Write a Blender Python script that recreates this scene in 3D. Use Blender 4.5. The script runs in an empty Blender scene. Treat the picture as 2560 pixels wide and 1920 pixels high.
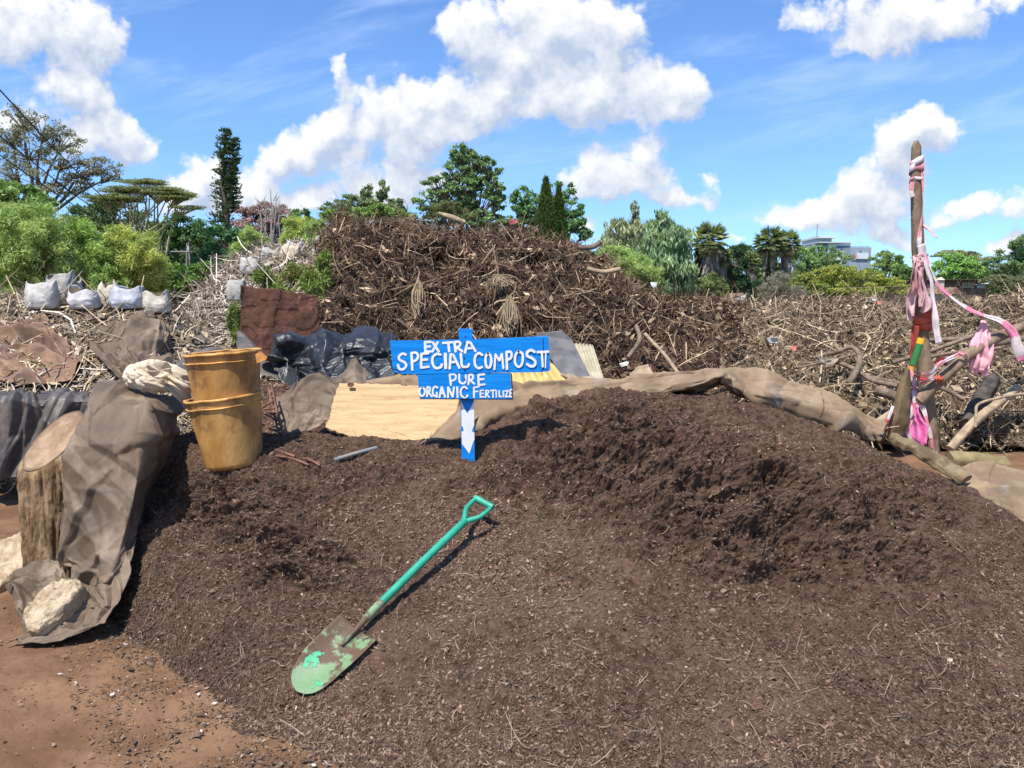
import bpy, math
import numpy as np
from mathutils import Vector
from mathutils.geometry import tessellate_polygon
R = math.radians
rng = np.random.default_rng(11)
SC = bpy.context.scene
COL = SC.collection

# ------------------------------------------------------------------ camera
F, PITCH, CAMZ = 1898.0, R(6.3), 1.6
cam = bpy.data.cameras.new('camera')
cam.sensor_width = 36; cam.lens = 36 * F / 2560
cam.clip_start = 0.05; cam.clip_end = 6000
co = bpy.data.objects.new('camera', cam); COL.objects.link(co)
co.location = (0, 0, CAMZ); co.rotation_euler = (R(90) - PITCH, 0, 0)
SC.camera = co
SC.cycles.max_bounces = 5; SC.cycles.diffuse_bounces = 3; SC.cycles.glossy_bounces = 2; SC.cycles.transmission_bounces = 4

def ray(u, v):
    u = np.asarray(u, float); v = np.asarray(v, float)
    a = (u - 1280) / F; b = (960 - v) / F
    return np.stack([a, math.cos(PITCH) + b * math.sin(PITCH), -math.sin(PITCH) + b * math.cos(PITCH)], -1)

def P(u, v, Y):
    d = ray(u, v); t = np.asarray(Y, float) / d[..., 1]
    p = d * t[..., None]; p[..., 2] += CAMZ
    return p

def G0(u, v, z=0.0):
    d = ray(u, v); t = (z - CAMZ) / d[..., 2]
    p = d * t[..., None]; p[..., 2] += CAMZ
    return p

# ------------------------------------------------------------------ light
SUNV = Vector((-0.25, -0.40, 0.90)).normalized()
SC.view_settings.view_transform = 'Standard'
SC.view_settings.look = 'None'
SC.view_settings.exposure = 0.52
SC.view_settings.gamma = 1.0
SC.view_settings.use_curve_mapping = False
sl = bpy.data.lights.new('sun', 'SUN'); sl.energy = 4.6; sl.angle = R(0.5); sl.color = (1.0, 0.96, 0.90)
so = bpy.data.objects.new('sun', sl); COL.objects.link(so)
so.rotation_euler = SUNV.to_track_quat('Z', 'Y').to_euler(); so.location = (-20, -30, 60)

class NT:
    def __init__(s, tree): s.t = tree
    def n(s, typ, ins=None, **kw):
        nd = s.t.nodes.new(typ)
        for k, v in kw.items(): setattr(nd, k, v)
        for k, v in (ins or {}).items():
            if isinstance(v, bpy.types.NodeSocket): s.t.links.new(v, nd.inputs[k])
            else: nd.inputs[k].default_value = v
        return nd
    def m(s, op, a, b=0.0, c=0.0, clamp=False):
        return s.n('ShaderNodeMath', {0: a, 1: b, 2: c}, operation=op, use_clamp=clamp).outputs[0]
    def v(s, op, a, b=(0, 0, 0), c=(0, 0, 0)):
        nd = s.n('ShaderNodeVectorMath', {0: a, 1: b, 2: c}, operation=op)
        return nd.outputs['Value'] if op in ('LENGTH', 'DOT_PRODUCT', 'DISTANCE') else nd.outputs[0]
    def mix(s, f, a, b, bt='MIX'):
        nd = s.n('ShaderNodeMix', data_type='RGBA', blend_type=bt, clamp_factor=True)
        for i, x in ((0, f), (6, a), (7, b)):
            if isinstance(x, bpy.types.NodeSocket): s.t.links.new(x, nd.inputs[i])
            else: nd.inputs[i].default_value = (*x, 1) if (i and len(x) == 3) else x
        return nd.outputs[2]
    def ss(s, x, lo, hi):
        return s.n('ShaderNodeMapRange', {0: x, 1: lo, 2: hi, 3: 0.0, 4: 1.0}, interpolation_type='SMOOTHSTEP').outputs[0]

# clouds: (u, v, ru, rv) of the puffs, in a 2212-wide view of the sky
CL = [(60,72,190,66),(205,85,95,44),(120,30,120,40),(-60,60,160,90),(110,190,72,42),(165,178,42,38),(190,250,70,60),(250,275,72,50),(285,325,52,34),(180,320,90,40),(30,250,50,40),
      (1010,60,70,55),(1110,40,120,55),(1250,30,110,50),(1340,40,50,35),(1080,130,120,70),(1210,130,170,80),(1330,165,90,70),(1150,205,200,60),(1290,230,150,48),(1420,215,70,40),(1475,180,62,36),(1470,235,70,26),
      (880,200,62,40),(835,235,58,40),(960,235,110,55),(735,150,22,36),(748,190,24,30),(735,235,26,34),(720,275,62,34),(650,300,62,36),(600,340,54,32),(690,330,80,34),(810,285,70,40),(890,300,60,44),(1000,280,80,30),(880,350,40,36),
      (745,385,46,34),(840,395,72,30),(690,425,80,24),(640,440,50,18),(900,420,50,26),(420,400,46,36),(450,360,24,24),(400,425,70,34),(540,400,44,34),(560,430,70,30),(480,440,70,30),(960,390,40,34),
      (1270,380,52,34),(1330,350,58,38),(1390,325,46,34),(1340,400,100,30),(1385,380,44,36),(1527,375,28,14),(1540,405,20,26),(1450,440,30,16),(1485,425,24,14),(1270,480,24,18),(1235,495,20,14),
      (1960,275,62,40),(2030,265,50,34),(2060,300,28,24),(1925,320,50,44),(1895,370,50,40),(1960,380,46,44),(1880,420,52,38),(1800,455,72,26),(1740,440,34,20),(1710,470,66,18),(1830,480,110,18),(1910,450,44,26),
      (1760,25,60,34),(1740,50,34,22),(1900,30,110,56),(2040,15,120,44),(1960,65,100,36),(1860,85,60,24),(2160,0,60,18),
      (2120,440,74,26),(2200,415,60,32),(2080,455,44,14),(2170,535,56,20),(2205,515,30,20),(1925,518,30,18),(1990,520,30,14),(2040,490,24,10),(1560,505,30,14),(1490,515,22,10),(1880,505,44,16),(1600,520,26,8)]
w = bpy.data.worlds.new('World'); SC.world = w; w.use_nodes = True
nt = w.node_tree; nt.nodes.clear(); N = NT(nt)
def cloud_group(rank=27, NP=88):
    """cloud cover as a sum of products of one-dimensional curves of azimuth and height, roughened by noise"""
    k = 2560 / 2212
    X = np.linspace(-0.9, 0.9, 360); Z = np.linspace(-0.12, 0.62, 260); S = np.zeros((260, 360))
    for (u, v, ru, rv) in CL:
        q = 1.22 if (v > 320 or (u > 1650 and v < 110)) else 1.05
        ru *= q; rv *= q
        d = ray(u * k, v * k); c = (d[0] / d[1], d[2] / d[1]); e1 = ray((u + ru) * k, v * k); e2 = ray(u * k, (v - rv) * k)
        rx = e1[0] / e1[1] - c[0]; rz = e2[2] / e2[1] - c[1]
        S = S + np.exp(-(((X[None] - c[0]) / rx) ** 2 + ((Z[:, None] - c[1]) / rz) ** 2) * 1.05)
    S = 1 - np.exp(-1.15 * S)
    U, W, V = np.linalg.svd(S, full_matrices=False)
    g = bpy.data.node_groups.new('cloud_field', 'ShaderNodeTree')
    g.interface.new_socket('P', in_out='INPUT', socket_type='NodeSocketVector')
    g.interface.new_socket('D', in_out='OUTPUT', socket_type='NodeSocketFloat')
    M = NT(g); gi = M.n('NodeGroupInput'); go = M.n('NodeGroupOutput'); p = gi.outputs[0]
    wn = M.n('ShaderNodeTexNoise', {'Vector': p, 'Scale': 17.0, 'Detail': 5.0, 'Roughness': 0.6})
    q = M.v('ADD', p, M.v('MULTIPLY', M.v('SUBTRACT', wn.outputs['Color'], (0.5, 0.5, 0.5)), (0.05, 0.05, 0.0)))
    sq = M.n('ShaderNodeSeparateXYZ', {0: q})
    vx = M.n('ShaderNodeCombineXYZ', {0: sq.outputs[0], 1: sq.outputs[0], 2: sq.outputs[0]}).outputs[0]
    vz = M.n('ShaderNodeCombineXYZ', {0: sq.outputs[1], 1: sq.outputs[1], 2: sq.outputs[1]}).outputs[0]
    def curve(inp, xs, ys3):
        nd = M.n('ShaderNodeVectorCurve', {'Vector': inp}); mp = nd.mapping; mp.use_clip = False; mp.extend = 'HORIZONTAL'
        for ci in range(3):
            cv = mp.curves[ci]; sx = np.linspace(xs[0], xs[-1], NP); sy = np.interp(sx, xs, ys3[ci])
            cv.points[0].location = (sx[0], sy[0]); cv.points[1].location = (sx[-1], sy[-1])
            for x, y in zip(sx[1:-1], sy[1:-1]): cv.points.new(x, y)
        mp.update(); return nd.outputs[0]
    acc = None
    for j in range(0, rank, 3):
        sc = np.sqrt(W[j:j + 3]); mx = [max(np.abs(V[j + i]).max() * sc[i], np.abs(U[:, j + i]).max() * sc[i]) for i in range(3)]
        d = M.v('DOT_PRODUCT', curve(vx, X, [V[j + i] * sc[i] for i in range(3)]), curve(vz, Z, [U[:, j + i] * sc[i] for i in range(3)]))
        acc = d if acc is None else M.m('ADD', acc, d)
    n1 = M.n('ShaderNodeTexNoise', {'Vector': p, 'Scale': 16.0, 'Detail': 9.0, 'Roughness': 0.6, 'Lacunarity': 2.1}).outputs[0]
    vo = M.n('ShaderNodeTexVoronoi', {'Vector': q, 'Scale': 24.0, 'Detail': 2.0, 'Roughness': 0.6}, feature='F1').outputs['Distance']
    f = M.m('ADD', M.m('SUBTRACT', acc, 0.255), M.m('MULTIPLY', M.m('SUBTRACT', n1, 0.5), 1.1))
    f = M.m('ADD', f, M.m('MULTIPLY', M.m('SUBTRACT', 0.42, vo), 0.36))
    g.links.new(f, go.inputs[0])
    return g
cg = cloud_group()
tc = N.n('ShaderNodeTexCoord').outputs['Generated']
sp = N.n('ShaderNodeSeparateXYZ', {0: tc})
ay = N.m('MAXIMUM', N.m('ABSOLUTE', sp.outputs[1]), 0.12)
gx = N.m('DIVIDE', sp.outputs[0], ay); gz = N.m('DIVIDE', sp.outputs[2], ay)
pv = N.n('ShaderNodeCombineXYZ', {0: gx, 1: gz, 2: 0.0}).outputs[0]
def cf(off):
    g = N.n('ShaderNodeGroup'); g.node_tree = cg
    nt.links.new(N.v('ADD', pv, off), g.inputs[0]); return g.outputs[0]
d0 = cf((0, 0, 0)); d1 = cf((-0.009, 0.030, 0))
alpha = N.ss(d0, -0.07, 0.27)
lit = N.m('ADD', N.m('MULTIPLY', N.m('SUBTRACT', d0, d1), 1.5), 0.40, clamp=True)
sky = N.n('ShaderNodeTexSky', sky_type='NISHITA', sun_disc=False, sun_elevation=math.asin(SUNV.z),
          sun_rotation=math.atan2(SUNV.x, SUNV.y), altitude=1600.0, air_density=1.0, dust_density=0.6, ozone_density=2.0).outputs[0]
STR = 0.105
sky = N.mix(1.0, sky, (0.81, 1.13, 1.49), 'MULTIPLY')
# paler air towards the horizon
hz = N.m('MULTIPLY', N.m('POWER', N.m('SUBTRACT', 1.0, N.m('MINIMUM', N.m('MAXIMUM', gz, 0.0), 1.0)), 3.0), 0.35)
sky = N.mix(hz, sky, tuple(x / STR for x in (0.27, 0.455, 0.80)))
cir = N.n('ShaderNodeTexNoise', {'Vector': N.v('ADD', N.v('MULTIPLY', pv, (1.6, 7.5, 1)), N.v('MULTIPLY', N.n('ShaderNodeCombineXYZ', {1: gx}).outputs[0], (0, -1.6, 0))), 'Scale': 2.2, 'Detail': 8.0, 'Roughness': 0.6, 'Distortion': 0.4}).outputs[0]
sky = N.mix(N.m('MULTIPLY', N.ss(cir, 0.45, 0.76), 0.42), sky, tuple(x / STR for x in (0.50, 0.64, 0.88)))
cloud = N.mix(lit, tuple(x / STR for x in (0.37, 0.44, 0.57)), tuple(x / STR for x in (0.70, 0.71, 0.735)))
skyc = N.mix(alpha, sky, cloud)
bg = N.n('ShaderNodeBackground', {'Color': skyc, 'Strength': STR})
nt.links.new(bg.outputs[0], N.n('ShaderNodeOutputWorld').inputs[0])

# ------------------------------------------------------------------ helpers
def _h(ix, iy, iz, s):
    h = (ix * 374761393 + iy * 668265263 + iz * 2147483647 + s * 974634541) & 0xFFFFFFFF
    h = ((h ^ (h >> 13)) * 1274126177) & 0xFFFFFFFF
    return h ^ (h >> 16)
def pn(p, s=0):
    p = np.asarray(p, float); i = np.floor(p).astype(np.int64); f = p - i
    w_ = f * f * f * (f * (f * 6 - 15) + 10); out = 0
    for dx in (0, 1):
        for dy in (0, 1):
            for dz in (0, 1):
                h = _h(i[..., 0] + dx, i[..., 1] + dy, i[..., 2] + dz, s)
                g = ((h & 255) / 127.5 - 1) * (f[..., 0] - dx) + (((h >> 8) & 255) / 127.5 - 1) * (f[..., 1] - dy) + (((h >> 16) & 255) / 127.5 - 1) * (f[..., 2] - dz)
                out = out + g * (w_[..., 0] if dx else 1 - w_[..., 0]) * (w_[..., 1] if dy else 1 - w_[..., 1]) * (w_[..., 2] if dz else 1 - w_[..., 2])
    return out * 1.2
def fbm(p, sc, octv=4, s=0, gain=0.5):
    a, t = 1.0, 0
    for k in range(octv):
        t = t + a * pn(np.asarray(p) * sc, s + k); a *= gain; sc *= 2.03
    return t
def ridge(p, sc, octv=3, s=0):
    a, t = 1.0, 0
    for k in range(octv):
        t = t + a * (1 - 2.4 * np.abs(pn(np.asarray(p) * sc, s + k))); a *= 0.5; sc *= 2.1
    return t
def nrm(a): return a / np.maximum(np.linalg.norm(a, axis=-1, keepdims=True), 1e-9)
def unit(n): return nrm(rng.normal(size=(n, 3)))

WL = {}
def tag(o, label=None, cat=None, group=None, kind=None):
    if label: o['label'] = label
    if cat: o['category'] = cat
    if group: o['group'] = group
    if kind: o['kind'] = kind
    return o
def thing(name, loc, label, cat, group=None, kind=None):
    o = bpy.data.objects.new(name, None); COL.objects.link(o)
    o.location = tuple(float(x) for x in loc); o.empty_display_size = 0.1
    WL[o.name] = np.array(loc, float)
    return tag(o, label, cat, group, kind)

class MB:
    def __init__(s): s.v = []; s.c = []; s.f = []; s.n = 0
    def add(s, v, f, col=(1, 1, 1)):
        v = np.asarray(v, float).reshape(-1, 3); f = np.asarray(f, int)
        s.v.append(v); s.f.append(f + s.n)
        c = np.asarray(col, float)
        s.c.append(np.broadcast_to(c, (len(v), 3)) if c.ndim == 1 else c.reshape(-1, 3)); s.n += len(v)
    def grid(s, g, col=(1, 1, 1), wrap=False):
        nr, nc = g.shape[:2]; i = np.arange(nr * nc).reshape(nr, nc)
        if wrap: i = np.concatenate([i, i[:, :1]], 1)
        f = np.stack([i[:-1, :-1], i[:-1, 1:], i[1:, 1:], i[1:, :-1]], -1).reshape(-1, 4)
        c = np.asarray(col, float)
        s.add(g, f, c if c.ndim == 1 else c.reshape(-1, 3))
    def box(s, a, b, col=(1, 1, 1)):
        (x0, y0, z0), (x1, y1, z1) = a, b
        v = [(x0,y0,z0),(x1,y0,z0),(x1,y1,z0),(x0,y1,z0),(x0,y0,z1),(x1,y0,z1),(x1,y1,z1),(x0,y1,z1)]
        s.add(v, [(0,3,2,1),(4,5,6,7),(0,1,5,4),(1,2,6,5),(2,3,7,6),(3,0,4,7)], col)
    def prism(s, poly, off, col=(1, 1, 1)):
        """closed polygon (n,3) extruded by off"""
        poly = np.asarray(poly, float); n = len(poly)
        tri = np.array(tessellate_polygon([[Vector(p) for p in poly]]))
        off = np.asarray(off, float)
        s.add(np.concatenate([poly, poly + off]), np.concatenate([tri, tri[:, ::-1] + n]), col)
        i = np.arange(n); j = (i + 1) % n
        s.add(np.concatenate([poly, poly + off]), np.stack([i, j, j + n, i + n], 1), col)
    def tube(s, pts, r, n=8, col=(1, 1, 1), cap=True, flat=None):
        pts = np.asarray(pts, float); m = len(pts); r = np.broadcast_to(np.asarray(r, float), (m,))
        t = nrm(np.gradient(pts, axis=0))
        ref = np.array([0, 0, 1.0]) if abs(t[0][2]) < 0.9 else np.array([1.0, 0, 0])
        a = nrm(np.cross(t, np.broadcast_to(ref, t.shape))); b = np.cross(t, a)
        th = np.linspace(0, 2 * math.pi, n, endpoint=False)
        fl = 1.0 if flat is None else flat
        g = pts[:, None] + (a[:, None] * np.cos(th)[None, :, None] + fl * b[:, None] * np.sin(th)[None, :, None]) * r[:, None, None]
        c = np.asarray(col, float)
        if c.ndim == 2: c = np.repeat(c, n, 0)
        s.grid(g, c, wrap=True)
        if cap:
            for k in (0, -1):
                ring = g[k]; cc = ring.mean(0)
                v = np.concatenate([ring, cc[None]]); i = np.arange(n)
                s.add(v, np.stack([i, (i + 1) % n, np.full(n, n)], 1), col if c.ndim == 1 else c[0 if k == 0 else -1])
    def leaves(s, cen, a, b, L, W, col):
        L = np.broadcast_to(np.asarray(L, float), (len(cen),))[:, None] / 2; W = np.broadcast_to(np.asarray(W, float), (len(cen),))[:, None] / 2
        v = np.stack([cen - a * L, cen + b * W, cen + a * L, cen - b * W], 1).reshape(-1, 3)
        f = np.arange(len(v)).reshape(-1, 4)
        s.add(v, f, np.repeat(np.broadcast_to(col, (len(cen), 3)), 4, 0))
    def sticks(s, base, d, up, L, Wd, curl, col, seg=3, flat=0.5, taper=0.5):
        """many bent three-sided sticks at once"""
        n = len(base); side = nrm(np.cross(d, up)); up2 = np.cross(side, d)
        t = np.linspace(0, 1, seg + 1); wob = rng.normal(size=(n, 1)) * 0.12
        ctr = base[:, None] + d[:, None] * (t[None, :, None] * L[:, None, None]) + up2[:, None] * ((t ** 2)[None, :, None] * (curl * L)[:, None, None]) + side[:, None] * ((np.sin(t * 3.1)[None, :] * wob) * L[:, None])[..., None]
        wd = Wd[:, None] * (1 - taper * np.abs(t - 0.35))[None]
        k = []
        for ang in (0.5, 2.6, 4.7):
            k.append(ctr + (side[:, None] * math.cos(ang) + up2[:, None] * (math.sin(ang) * flat)) * wd[..., None] * 0.5)
        v = np.stack(k, 2)                                    # n, seg+1, 3, xyz
        idx = np.arange(n * (seg + 1) * 3).reshape(n, seg + 1, 3)
        fs = []
        for j in range(3):
            j2 = (j + 1) % 3
            fs.append(np.stack([idx[:, :-1, j], idx[:, :-1, j2], idx[:, 1:, j2], idx[:, 1:, j]], -1).reshape(-1, 4))
        s.add(v, np.concatenate(fs), np.repeat(col, (seg + 1) * 3, 0))
        e = np.concatenate([idx[:, 0], idx[:, -1]]).reshape(-1, 3)
        s.f.append(e + s.n - len(v.reshape(-1, 3)))
    def build(s, name, mat, parent=None, smooth=False, solid=0.0, sub=0):
        V = np.concatenate(s.v); Cc = np.concatenate(s.c)
        if parent is not None: org = WL[parent.name]
        else: org = np.array([V[:, 0].mean(), V[:, 1].mean(), V[:, 2].min()])
        me = bpy.data.meshes.new(name)
        me.vertices.add(len(V)); me.vertices.foreach_set('co', (V - org).astype(np.float32).ravel())
        li = np.concatenate([f.ravel() for f in s.f]); tot = np.concatenate([np.full(len(f), f.shape[1]) for f in s.f])
        st = np.concatenate([[0], np.cumsum(tot)[:-1]])
        me.loops.add(len(li)); me.loops.foreach_set('vertex_index', li.astype(np.int32))
        me.polygons.add(len(tot)); me.polygons.foreach_set('loop_start', st.astype(np.int32))
        me.polygons.foreach_set('use_smooth', np.full(len(tot), bool(smooth)))
        me.update(calc_edges=True)
        ca = me.color_attributes.new('Col', 'FLOAT_COLOR', 'POINT')
        ca.data.foreach_set('color', np.concatenate([Cc, np.ones((len(Cc), 1))], 1).astype(np.float32).ravel())
        me.materials.append(mat)
        o = bpy.data.objects.new(name, me); COL.objects.link(o)
        if parent is not None: o.parent = parent
        else: o.location = tuple(float(x) for x in org)
        WL[o.name] = org
        if solid:
            md = o.modifiers.new('thickness', 'SOLIDIFY'); md.thickness = solid; md.offset = 0
        if sub:
            md = o.modifiers.new('smooth', 'SUBSURF'); md.levels = sub; md.render_levels = sub
        return o

def cr(A, n):
    """Catmull-Rom along axis 0"""
    A = np.asarray(A, float); m = len(A)
    A2 = np.concatenate([2 * A[:1] - A[1:2], A, 2 * A[-1:] - A[-2:-1]])
    t = np.linspace(0, m - 1, n); i = np.minimum(t.astype(int), m - 2); f = (t - i).reshape(-1, *([1] * (A.ndim - 1)))
    p0, p1, p2, p3 = A2[i], A2[i + 1], A2[i + 2], A2[i + 3]
    return 0.5 * (2 * p1 + (p2 - p0) * f + (2 * p0 - 5 * p1 + 4 * p2 - p3) * f ** 2 + (3 * p1 - p0 - 3 * p2 + p3) * f ** 3)
def lin(A, n):
    A = np.asarray(A, float); t = np.linspace(0, len(A) - 1, n); i = np.minimum(t.astype(int), len(A) - 2); f = (t - i).reshape(-1, *([1] * (A.ndim - 1)))
    return A[i] * (1 - f) + A[i + 1] * f
def surf(ctrl, nr, nc, fn=cr):
    C = np.array(ctrl, float); Wd = P(C[..., 0], C[..., 1], C[..., 2])
    g = fn(Wd, nr); return np.swapaxes(fn(np.swapaxes(g, 0, 1), nc), 0, 1)
def gnorm(g):
    n = nrm(np.cross(np.gradient(g, axis=1), np.gradient(g, axis=0)))
    s = np.sign(np.sum(n * (np.array([0, 0, CAMZ]) - g), -1).sum())
    return n * (s if s != 0 else 1)
def pts(seq): a = np.array(seq, float); return P(a[:, 0], a[:, 1], a[:, 2])

# ------------------------------------------------------------------ materials
def mat(name, c1, c2, scale=6.0, rough=0.8, bump=0.0, bscale=60.0, vcol=False, stretch=(1, 1, 1), lo=0.35, hi=0.65, spec=0.3, c3=None, s3=3.0, l3=0.55, h3=0.62, detail=6.0, bdist=0.01, metal=0.0):
    m = bpy.data.materials.new(name); m.use_nodes = True; t = m.node_tree; t.nodes.clear(); N = NT(t)
    oc = N.n('ShaderNodeTexCoord').outputs['Object']
    mp = N.n('ShaderNodeMapping', {'Vector': oc, 'Scale': stretch}).outputs[0]
    no = N.n('ShaderNodeTexNoise', {'Vector': mp, 'Scale': scale, 'Detail': detail, 'Roughness': 0.6}).outputs[0]
    c = N.mix(N.ss(no, lo, hi), c1, c2)
    if c3:
        n3 = N.n('ShaderNodeTexNoise', {'Vector': N.v('ADD', mp, (7.3, 1.1, 4.2)), 'Scale': s3, 'Detail': 7.0, 'Roughness': 0.65}).outputs[0]
        c = N.mix(N.ss(n3, l3, h3), c, c3)
    if vcol:
        c = N.mix(1.0, c, N.n('ShaderNodeAttribute', attribute_name='Col').outputs[0], 'MULTIPLY')
    ins = {'Base Color': c, 'Roughness': rough, 'Specular IOR Level': spec, 'Metallic': metal}
    if bump:
        nb = N.n('ShaderNodeTexNoise', {'Vector': mp, 'Scale': bscale, 'Detail': 5.0, 'Roughness': 0.65}).outputs[0]
        ins['Normal'] = N.n('ShaderNodeBump', {'Height': nb, 'Strength': bump, 'Distance': bdist}).outputs[0]
    b = N.n('ShaderNodeBsdfPrincipled', ins)
    t.links.new(b.outputs[0], N.n('ShaderNodeOutputMaterial').inputs[0])
    return m
def leafmat():
    m = bpy.data.materials.new('foliage'); m.use_nodes = True; t = m.node_tree; t.nodes.clear(); N = NT(t)
    c = N.n('ShaderNodeAttribute', attribute_name='Col').outputs[0]
    b = N.n('ShaderNodeBsdfPrincipled', {'Base Color': c, 'Roughness': 0.55, 'Specular IOR Level': 0.25})
    tr = N.n('ShaderNodeBsdfTranslucent', {'Color': N.mix(1.0, c, (1.15, 1.2, 0.5), 'MULTIPLY')})
    mx = N.n('ShaderNodeMixShader', {0: 0.3, 1: b.outputs[0], 2: tr.outputs[0]})
    t.links.new(mx.outputs[0], N.n('ShaderNodeOutputMaterial').inputs[0]); return m
LEAF = leafmat()
ONE = (1, 1, 1)
M = dict(
    bark=mat('bark', (.10, .075, .055), (.22, .17, .13), 14, .9, .8, 40, stretch=(1, 1, .25)),
    barky=mat('yellow_bark', (.24, .21, .08), (.42, .36, .18), 8, .8, .3, 40),
    compost=mat('compost', (.052, .0305, .0205), (.138, .081, .054), 22, .95, 1.0, 130, lo=.3, hi=.7, spec=.12, detail=9, bdist=.008, c3=(.155, .093, .063), s3=2.2, l3=.5, h3=.68),
    flake=mat('plant_bits', (.8, .8, .8), (1.2, 1.2, 1.2), 30, .85, vcol=True, spec=.2),
    dark=mat('dark_rot', (.022, .015, .011), (.075, .048, .033), 5, .95, .6, 60, spec=.1),
    tan=mat('dry_rot', (.06, .046, .031), (.16, .12, .08), 5, .95, .8, 60, spec=.1),
    soil=None,
    tarp=mat('dusty_tarp', (.105, .075, .050), (.175, .124, .080), 3, .6, .2, 30, spec=.25, bdist=.01, c3=(.27, .20, .135), s3=3.5, l3=.5, h3=.72),
    tarp_tan=mat('tan_tarp', (.20, .135, .08), (.30, .21, .128), 4, .62, .2, 30, spec=.2, bdist=.01, c3=(.31, .26, .205), s3=5, l3=.52, h3=.75),
    tarp_red=mat('red_dust_tarp', (.15, .09, .058), (.27, .16, .095), 4, .7, .25, 30, spec=.25, bdist=.01, c3=(.13, .11, .10), s3=2.2, l3=.56, h3=.66),
    tarp_dark=mat('dark_tarp', (.06, .054, .05), (.13, .108, .09), 4, .5, .2, 30, spec=.4, bdist=.01, c3=(.17, .135, .105), s3=3, l3=.52, h3=.7),
    black=mat('black_plastic', (.012, .012, .014), (.03, .03, .033), 6, .38, .5, 18, spec=.6, c3=(.07, .06, .05), s3=2, l3=.6, h3=.9, bdist=.02),
    blue=mat('blue_paint', (.004, .20, .60), (.008, .27, .76), 9, .5, .5, 60, spec=.2, stretch=(.4, 1, 5), bdist=.003, c3=(.05, .32, .74), s3=7, l3=.62, h3=.72),
    white=mat('white_paint', (.74, .74, .71), (.82, .82, .79), 12, .45, .15, 60, bdist=.002),
    navy=mat('dark_edge', (.012, .014, .03), (.03, .03, .05), 12, .7),
    rust=mat('rusty_sheet', (.06, .027, .018), (.115, .049, .030), 7, .85, .9, 22, spec=.2, c3=(.30, .17, .08), s3=4, l3=.6, h3=.72, stretch=(1, 1, .6), bdist=.03),
    rustbar=mat('rusty_steel', (.12, .055, .035), (.24, .125, .08), 25, .8, .4, 80),
    wood=mat('weathered_wood', (.25, .18, .11), (.42, .32, .2), 9, .8, .5, 40, stretch=(1, 1, 1)),
    grey=mat('grey_board', (.10, .095, .095), (.17, .16, .155), 9, .6, .2, 30, stretch=(1, 1, .2)),
    sack=mat('white_sack', (.36, .335, .29), (.56, .53, .48), 9, .7, .35, 60, vcol=True, c3=(.36, .29, .2), s3=4, l3=.58, h3=.72),
    pinkc=mat('faded_cloth', (.85, .85, .85), (1.0, 1.0, 1.0), 9, .6, .3, 40, vcol=True),
    stone=mat('porous_stone', (.40, .29, .175), (.60, .48, .32), 14, .9, 1.0, 45, spec=.1, bdist=.02, c3=(.2, .15, .1), s3=16, l3=.6, h3=.66),
    cloth=mat('cream_cloth', (.50, .40, .27), (.66, .55, .40), 10, .9, .5, 120),
)
def pailmat():
    return mat('stained_plastic', (.42, .205, .052), (.60, .335, .105), 9, .5, .25, 60, spec=.3, c3=(.21, .105, .042), s3=5, l3=.47, h3=.66, vcol=True, stretch=(1, 1, .5))
M['pail'] = pailmat()
def soilmat():
    m = bpy.data.materials.new('red_soil'); m.use_nodes = True; t = m.node_tree; t.nodes.clear(); N = NT(t)
    oc = N.n('ShaderNodeNewGeometry').outputs['Position']
    n1 = N.n('ShaderNodeTexNoise', {'Vector': oc, 'Scale': 2.2, 'Detail': 7.0, 'Roughness': .6}).outputs[0]
    n2 = N.n('ShaderNodeTexNoise', {'Vector': oc, 'Scale': 45.0, 'Detail': 6.0, 'Roughness': .7}).outputs[0]
    c = N.mix(N.ss(n1, .35, .68), (.145, .078, .041), (.255, .148, .082))
    c = N.mix(N.m('MULTIPLY', N.ss(n2, .5, .75), .55), c, (.09, .052, .032))
    sp = N.n('ShaderNodeSeparateXYZ', {0: oc}); dist = sp.outputs[1]
    # grass beyond the yard
    c = N.mix(N.ss(dist, 15.0, 22.0), c, N.mix(N.ss(n1, .4, .6), (.05, .075, .02), (.10, .11, .04)))
    b = N.n('ShaderNodeBump', {'Height': n2, 'Strength': .7, 'Distance': .008}).outputs[0]
    p = N.n('ShaderNodeBsdfPrincipled', {'Base Color': c, 'Roughness': .95, 'Specular IOR Level': .1, 'Normal': b})
    t.links.new(p.outputs[0], N.n('ShaderNodeOutputMaterial').inputs[0]); return m
M['soil'] = soilmat()

# ------------------------------------------------------------------ ground
def make_ground():
    a = np.concatenate([np.linspace(-42, 42, 520), np.linspace(44, 316, 60)]) * math.pi / 180
    r = np.concatenate([np.linspace(0.0, 2.0, 6), np.geomspace(2.03, 9, 340), np.geomspace(9.4, 2500, 46)])
    rr, aa = np.meshgrid(r, a, indexing='ij')
    g = np.stack([rr * np.sin(aa), rr * np.cos(aa), np.zeros_like(rr)], -1)
    near = np.clip((14 - rr) / 6, 0, 1)
    g[..., 2] = near * (0.03 * fbm(g, 0.9, 3, 3) + 0.010 * fbm(g, 9, 4, 8, .6))
    mb = MB(); mb.grid(g, wrap=True)
    tag(mb.build('ground', M['soil'], smooth=True), kind='structure')
make_ground()

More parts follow.
